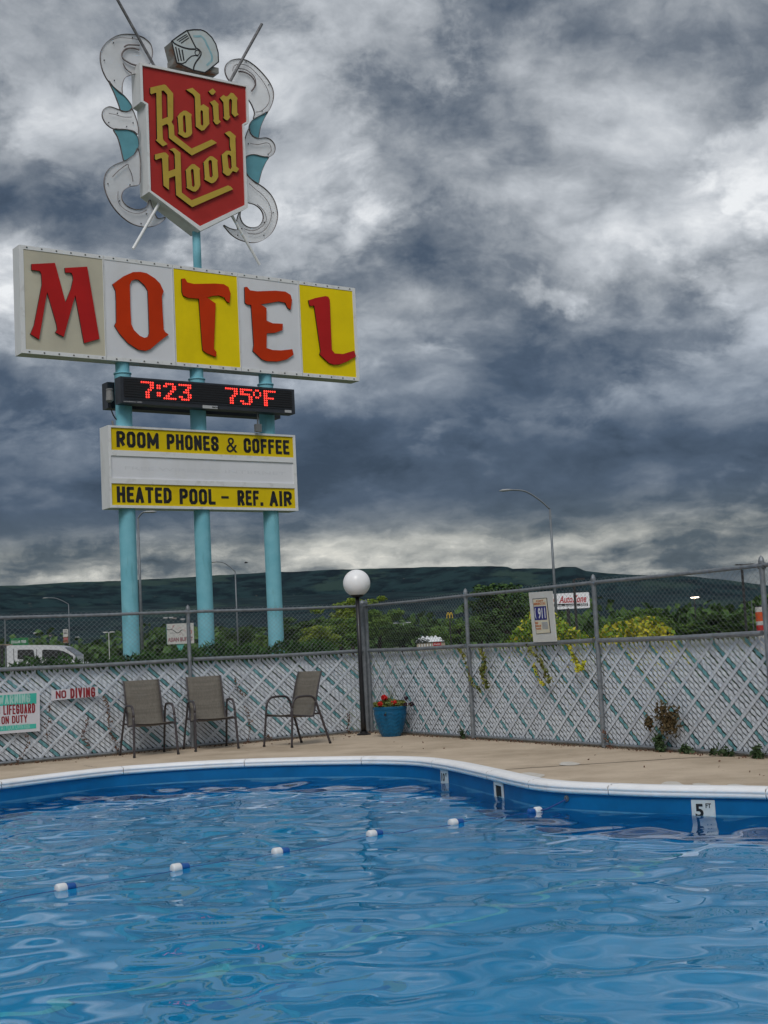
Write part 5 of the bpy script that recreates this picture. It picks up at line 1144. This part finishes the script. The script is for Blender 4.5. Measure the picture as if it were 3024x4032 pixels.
def far_board(name, x0, y0, x1, y1, D_, m, label, thick=.25, side=None, az=0.0, r=None):
    cpt = at((x0 + x1) / 2, (y0 + y1) / 2, D_); o = empty(name); pl = Plane(np.array([cpt[0], cpt[1], GZ]), az); o.matrix_basis = pl.mw; tag(o, label, 'sign')
    A = pl.px(x0, y0); B = pl.px(x1, y1); w, h = B[0] - A[0], A[1] - B[1]; cx, cz = (A[0] + B[0]) / 2, (A[1] + B[1]) / 2
    lp_ = [(cx + a, cz + b) for a, b in (rrect(w, h, r) if r else [(-w / 2, -h / 2), (w / 2, -h / 2), (w / 2, h / 2), (-w / 2, h / 2)])]
    MB().plate([lp_], -thick, 0, 0, 1).build('board', [m, side or m], o)
    return o, pl
def far_text(o, pl, body, x0, y0, x1, y1, m, bold=.02, shear=0, nm='lettering', z=.003):
    A = pl.px(x0, y0); B = pl.px(x1, y1)
    obj(nm, text_mesh(body, B[0] - A[0], A[1] - B[1], .004, m, bold, shear, nm), o, mw=Matrix.Translation(((A[0] + B[0]) / 2, (A[1] + B[1]) / 2, z)))
def far_patch(o, pl, pts, m, nm, z=.003):
    MB().plate([[pl.px(x, y) for x, y in pts]], 0, z).build(nm, m, o)
def far_post(o, pl, px, py, r, m, nm='post'):
    A = pl.px(px, py); MB().tube([(A[0], 0, -.12), (A[0], A[1], -.12)], r, 10).build(nm, m, o)
# buffet sign
m_bw = mat('white sign sheet', (.56, .55, .53), .5, var=.05, scale=2); m_aqua = mat('aqua paint', (.10, .42, .37), .5); m_pink = mat('pink blossom print', (.45, .12, .14), .6); m_maroon = mat('maroon print', (.22, .05, .07), .6)
sb_ = .1085
def BP(x, y): return (620 + x * sb_, 2430 + y * sb_)
o, pl = far_board('buffet_sign', *BP(335, 250), *BP(1335, 945), 130, m_bw, 'white sign reading ASIAN BUFFET on a flared aqua post', .5, m_aqua, math.radians(14))
far_text(o, pl, 'ASIAN BUFFET', *BP(375, 750), *BP(1290, 860), m_maroon, .03)
for pts, w, m in (([(340, 435), (400, 462), (500, 450), (560, 470), (640, 525), (700, 570), (760, 572), (800, 545), (850, 485), (910, 455)], .035, m_ink), ([(500, 450), (560, 390), (600, 300)], .02, m_maroon), ([(820, 520), (900, 600), (940, 680)], .012, m_maroon), ([(700, 450), (780, 400), (860, 350)], .012, m_pink), ([(450, 590), (560, 575), (640, 585)], .012, m_ink)):
    c = [pl.px(*BP(*p)) for p in pts]; MB().tube([(a, b_, .0) for a, b_ in c], w, 6, flat=.3).build('branch', m, o)
cc = pl.px(*BP(1195, 535)); MB().tube([(cc[0] + .13 * math.cos(a), cc[1] + .15 * math.sin(a), .004) for a in np.linspace(0, 6.28, 15)[:-1]], .035, 5, closed=True).build('red_ring', mat('red ring', (.4, .03, .03), .5), o)
for x, y in ((570, 330), (600, 300), (560, 350), (960, 460), (1000, 500), (820, 620)):
    cc = pl.px(*BP(x, y)); MB().box((cc[0], cc[1], .004), (.08, .08, .006)).build('blossom', m_pink, o)
A = pl.px(*BP(690, 975)); B = pl.px(*BP(985, 975)); Cc = pl.px(*BP(830, 1210)); MB().plate([[(A[0], A[1]), (Cc[0] - .12, Cc[1]), (Cc[0] - .12, 0), (Cc[0] + .12, 0), (Cc[0] + .12, Cc[1]), (B[0], B[1])]], -.35, -.1).build('post', m_aqua, o)
# green shop sign, banner
o, pl = far_board('shop_sign', 39, 2514, 110, 2540, 150, mat('green sign', (.008, .17, .05), .5), 'long green shop sign with white lettering above the truck', .3)
far_text(o, pl, 'DOLLAR TREE', 45, 2523, 103, 2531, m_wp, .03); far_post(o, pl, 55, 2540, .12, m_bronze); far_post(o, pl, 95, 2540, .12, m_bronze)
o, pl = far_board('banner_sign', 248, 2478, 269, 2531, 140, m_bw, 'narrow white and brown banner sign beside the distant street lamp', .12)
far_patch(o, pl, [(249, 2509), (268.5, 2506), (268.5, 2530.5), (249, 2530.5)], mat('brown print', (.22, .09, .04), .6), 'printed_band'); far_patch(o, pl, [(251, 2513), (267, 2512), (267, 2519), (251, 2519)], m_pink, 'printed_patch', .005)
far_text(o, pl, 'THE', 253, 2482, 264, 2486, m_ink, .02); far_text(o, pl, 'GRILL', 250, 2490, 267, 2496, m_ink, .03); far_post(o, pl, 259, 2531, .08, m_bronze)
# auto parts sign
m_zw = mat('lit white sign face', (.72, .72, .74), .4, emit=(.9, .92, 1), estr=.12); m_zr = mat('signal red print', (.50, .016, .022), .4)
sz = .12658
def AP(x, y): return (2150 + x * sz, 2320 + y * sz)
o, pl = far_board('parts_sign', *AP(-30, 158), *AP(1368, 578), 110, m_zw, 'white auto parts sign with red italic lettering beside the 911 notice', .35, m_ink, 0, .10)
far_text(o, pl, 'AutoZone', *AP(395, 215), *AP(1262, 395), m_zr, .025, .28)
for x in (60, 135, 210): far_patch(o, pl, [AP(x, 395), AP(x + 45, 395), AP(x + 95, 225), AP(x + 50, 225)], mat('speed stripe', (.55, .10, .03), .4), 'stripe')
far_patch(o, pl, [AP(30, 462), AP(1300, 440), AP(1308, 522), AP(30, 545)], m_ink, 'printed_band'); far_patch(o, pl, [AP(395, 402), AP(1250, 402), AP(1250, 412), AP(395, 412)], m_zr, 'underline')
far_text(o, pl, 'Parts - Accessories - Advice', *AP(330, 468), *AP(1280, 520), m_wp, .02, 0, 'lettering', .006); far_post(o, pl, 2150 + 690 * sz, 2320 + 585 * sz, .14, m_bronze)
# yellow arches
o = tag(empty('arches_sign', at(1780, 2600, 180) * [1, 1, 0] + [0, 0, GZ]), 'small yellow double arch sign on a pole above the trees', 'sign')
ay = at(1780, 2411, 180)[2] - GZ; m_ya = mat('golden yellow plastic', (.62, .42, .03), .4)
for s in (-1, 1): MB().tube([(s * .19 + .18 * math.cos(a), 0, ay - .75 + .72 * math.sin(a)) for a in np.linspace(0, math.pi, 13)], .065, 8).build('arch', m_ya, o)
MB().tube([(0, 0.05, 0), (0, 0.05, ay - .72)], .08, 8).build('post', m_bronze, o)
# white roofed building
bp = at(1700, 2600, 260); bp[2] = GZ; bl = tag(empty('building', bp), 'white roofed building with four little cupolas and a red sign', 'building')
zt_ = at(1700, 2527, 260)[2] - GZ; rt_ = at(1700, 2510, 260)[2] - GZ
MB().box((0, 1.5, zt_ / 2), (5.2, 4, zt_)).build('wall', mat('beige stucco', (.42, .35, .26), .8), bl)
rf_ = MB().add([(-2.9, -.8, zt_), (2.6, -.8, zt_), (2.6, 3.8, zt_), (-2.9, 3.8, zt_), (-2.2, .6, rt_), (1.9, .6, rt_), (1.9, 2.2, rt_), (-2.2, 2.2, rt_)], [(0, 1, 5, 4), (1, 2, 6, 5), (2, 3, 7, 6), (3, 0, 4, 7), (4, 5, 6, 7), (3, 2, 1, 0)]).build('roof', mat('white roof', (.70, .72, .74), .5), bl)
for px in (1670.5, 1687.5, 1704, 1720):
    x = at(px, 2600, 260)[0] - bp[0]; MB().lathe([(.30, rt_ - .3), (.30, rt_ + .10), (.24, rt_ + .22), (.0, rt_ + .36)], 10, (x, 1.2, 0)).build('cupola', mat('white cupola', (.68, .70, .72), .5), rf_)
for k in range(6): MB().box((-2.2 + k * .52, -.53, zt_ * .55), (.2, .08, zt_ * .5)).build('pilaster', m_lip, bl)
sgx = at(1724, 2600, 260)[0] - bp[0]; rs_ = MB().box((sgx, -.55, zt_ - .45), (1.5, .1, .62)).build('red_sign', m_zr, bl)
obj('lettering', text_mesh('Auto', 1.2, .3, .004, m_wp, .02), bl, mw=upright(sgx, -.606, zt_ - .45) @ Matrix.Rotation(math.pi, 4, 'X') if False else Matrix(((1, 0, 0, sgx), (0, 0, -1, -.606), (0, 1, 0, zt_ - .45), (0, 0, 0, 1))))
# striped marker post
g = at(2996, 2463, 16.6); mkp = tag(empty('marker_post', (g[0], g[1], GZ)), 'orange and white striped marker post behind the fence at the right edge', 'marker post')
zt_ = at(2996, 2385, 16.6)[2] - GZ; m_orr = mat('orange band', (.62, .09, .02), .5); bands = [(0, .08, m_ink), (.08, .40, m_bw), (.40, 1.0, m_orr), (1.0, 1.25, m_bw), (1.25, 1.6, mat('red band', (.45, .02, .02), .5)), (1.6, 1.8, m_bw)]; u_ = .115
for a, b_, m in bands: MB().tube([(0, 0, zt_ - b_ * u_ * 1.6), (0, 0, zt_ - a * u_ * 1.6)], .055, 14).build('stripe_band', m, mkp)
MB().tube([(0, 0, 0), (0, 0, zt_ - 1.8 * u_ * 1.6)], .05, 12).build('post', m_bw, mkp); MB().tube([(-.09, 0, zt_ - .6), (-.09, 0, zt_ + .07)], .006, 5).build('whip', m_steel, mkp)
# back of a stop sign
g = at(1228, 2545, 150); ss_ = tag(empty('road_sign', (g[0], g[1], GZ)), 'grey back of an octagonal road sign beyond the hedge', 'sign')
MB().tube([(0, 0, 0), (0, 0, g[2] - GZ + .3)], .03, 6).build('post', m_steel, ss_)
MB().plate([[(.30 * math.cos(a), .30 * math.sin(a)) for a in np.arange(8) * math.pi / 4 + math.pi / 8]], -.01, .01, ax=lambda a, b, c: (a, c - .06, b + g[2] - GZ + .05)).build('plate', m_galv, ss_)
# bird
g = at(969, 2216, 70); bd = tag(empty('bird', g), 'tiny dark bird flying between the turquoise poles', 'bird')
MB().tube([(-.10, 0, 0), (-.04, 0, .01), (.05, 0, .01), (.10, 0, 0)], [.005, .035, .03, .004], 8).build('body', m_ink, bd)
for s in (-1, 1): MB().add([(.03, 0, .01), (-.04, 0, .01), (-.03, s * .10, .05), (.01, s * .10, .06), (-.05, s * .19, .02)], [(0, 1, 2, 3), (3, 2, 4)]).build('wing', m_ink, bd)

# dry leaves blown against the fence foot
rl = np.random.default_rng(31); P = []
for dv, L_, sd_, nn in ((dL, 8.0, np.array([.56, -.828, 0]), 420), (dR, 10.4, np.array([-.874, -.485, 0]), 420)):
    for _ in range(nn):
        q = C0 + dv * (L_ * rl.random()) + sd_ * (.03 + abs(rl.normal()) * .05 + (rl.random() < .08) * rl.random() * 1.2); P.append([q[0], q[1], .006 + .012 * rl.random()])
tag(obj('leaf_litter', leaves(np.array(P), .030, rl, m_dead, 'leaf_litter', aspect=1.6, up=.0)), 'dry leaves scattered along the foot of the fences', 'leaves', kind='stuff')

# pickup truck
TD = 56.0; g = at(160, 2600, TD); tk = tag(empty('pickup_truck', (g[0], g[1], GZ)), 'white crew cab pickup with a dark rack, seen over the hedge at left', 'truck')
PT = Plane(np.array([g[0], g[1], GZ]), 0.0); m_car = mat('white car paint', (.66, .67, .69), .3, coat=.4, spec=.5); m_glass = mat('tinted glass', (.012, .014, .018), .08, spec=.8); m_tyre = mat('tyre rubber', (.02, .02, .02), .8)
sv = .20494
def TPX(x, y): return PT.px(x * sv, 2480 + y * sv)
roof = [TPX(175, 312), TPX(300, 297), TPX(700, 292), TPX(1050, 295), TPX(1180, 305), TPX(1310, 335), TPX(1520, 480)]
sill = .62; xl = roof[0][0] + .12; xr = roof[-1][0]
hood = [(xr + .1, roof[-1][1] - .30), (xr + .9, roof[-1][1] - .36), (xr + 1.12, roof[-1][1] - .45), (xr + 1.2, .75), (xr + 1.15, .42)]
def tx(a, b, c): return (a, -c, b)
cabp = [(xl, sill + .3)] + [(xl, roof[0][1])] + roof[1:] + [(xr, sill + .3)]
cab = MB().plate([cabp], -.80, .80, ax=tx).build('cab', m_car, tk)
lower = [(xl - 2.0, .42), (xl - 2.0, 1.12), (xl, 1.14), (xl + .05, roof[-1][1] - .30), (xr, roof[-1][1] - .28)] + hood
body = MB().plate([lower], -.96, .96, ax=tx).build('body', m_car, tk); bv = body.modifiers.new('round', 'BEVEL'); bv.width = .05; bv.segments = 2; bv = cab.modifiers.new('round', 'BEVEL'); bv.width = .06; bv.segments = 3
for pts in ([(440, 395), (470, 378), (715, 376), (745, 395), (770, 560), (440, 560)], [(905, 395), (935, 376), (1210, 385), (1320, 410), (1490, 500), (1500, 560), (915, 560)]):
    l = [TPX(*p) for p in pts]
    for c0, c1 in ((.80, .812), (-.812, -.80)): MB().plate([l], c0, c1, ax=tx).build('side_window', m_glass, tk)
for x in (365, 800):
    A = TPX(x, 345); MB().box((A[0], -.806, (A[1] + 1.0) / 2 - .05), (.018, .012, A[1] - 1.0)).build('door_seam', m_pitch, tk)
wsl = [roof[-2], roof[-1]]; MB().add([(wsl[0][0] + .03, -.72, wsl[0][1] + .0), (wsl[0][0] + .03, .72, wsl[0][1]), (wsl[1][0] + .03, .72, wsl[1][1]), (wsl[1][0] + .03, -.72, wsl[1][1])], [(0, 3, 2, 1)]).build('windshield', m_glass, tk)
for x in (xl - 1.1, xr + .45):
    for s in (-1, 1):
        w = empty('wheel', (x, s * .86, .38), 0, tk)
        MB().tube([(0, -.12, 0), (0, .12, 0)], .38, 20).build('tyre', m_tyre, w); MB().tube([(0, s * .121, 0), (0, s * .13, 0)], .22, 14).build('rim', m_steel, w)
for s in (-1, 1):
    MB().box((xr + 1.17, s * .7, .85), (.06, .32, .2)).build('headlight', m_lip, tk)
rk = MB()
A = TPX(140, 290); zr_ = A[1]
for s in (-1, 1): rk.tube([(A[0], s * .8, 1.1), (A[0], s * .8, zr_)], .06, 8).tube([(A[0], s * .8, zr_ - .05), (xl - 2.0, s * .8, zr_ - .05)], .045, 8).tube([(xl - 1.9, s * .8, 1.1), (xl - 1.9, s * .8, zr_)], .05, 8)
rk.tube([(A[0], -.8, zr_ - .05), (A[0], .8, zr_ - .05)], .045, 8).tube([(xl - 1.9, -.8, zr_ - .05), (xl - 1.9, .8, zr_ - .05)], .045, 8).tube([(xl - .9, -.8, zr_ - .05), (xl - .9, .8, zr_ - .05)], .04, 8); rk.build('rack', m_bronze, tk)
MB().box((xl - .75, 0, zr_ + .0), (1.4, .5, .05)).build('ladder', mat('wood plank', (.3, .22, .14), .8), tk)

# ------------------------------------------------------------------ air
hz_ = MB().box((0, 5500, 170), (18400, 17200, 346)).build('haze', None); tag(hz_, kind='stuff'); hz_.data.materials.clear()
m_air = bpy.data.materials.new('thin blue air'); m_air.use_nodes = True; an_ = m_air.node_tree; an_.nodes.clear()
pv = an_.nodes.new('ShaderNodeVolumePrincipled'); pv.inputs['Color'].default_value = (.50, .75, 1.0, 1); pv.inputs['Density'].default_value = 0.9e-5; pv.inputs['Anisotropy'].default_value = .2
mo_ = an_.nodes.new('ShaderNodeOutputMaterial'); an_.links.new(pv.outputs[0], mo_.inputs['Volume']); hz_.data.materials.append(m_air)
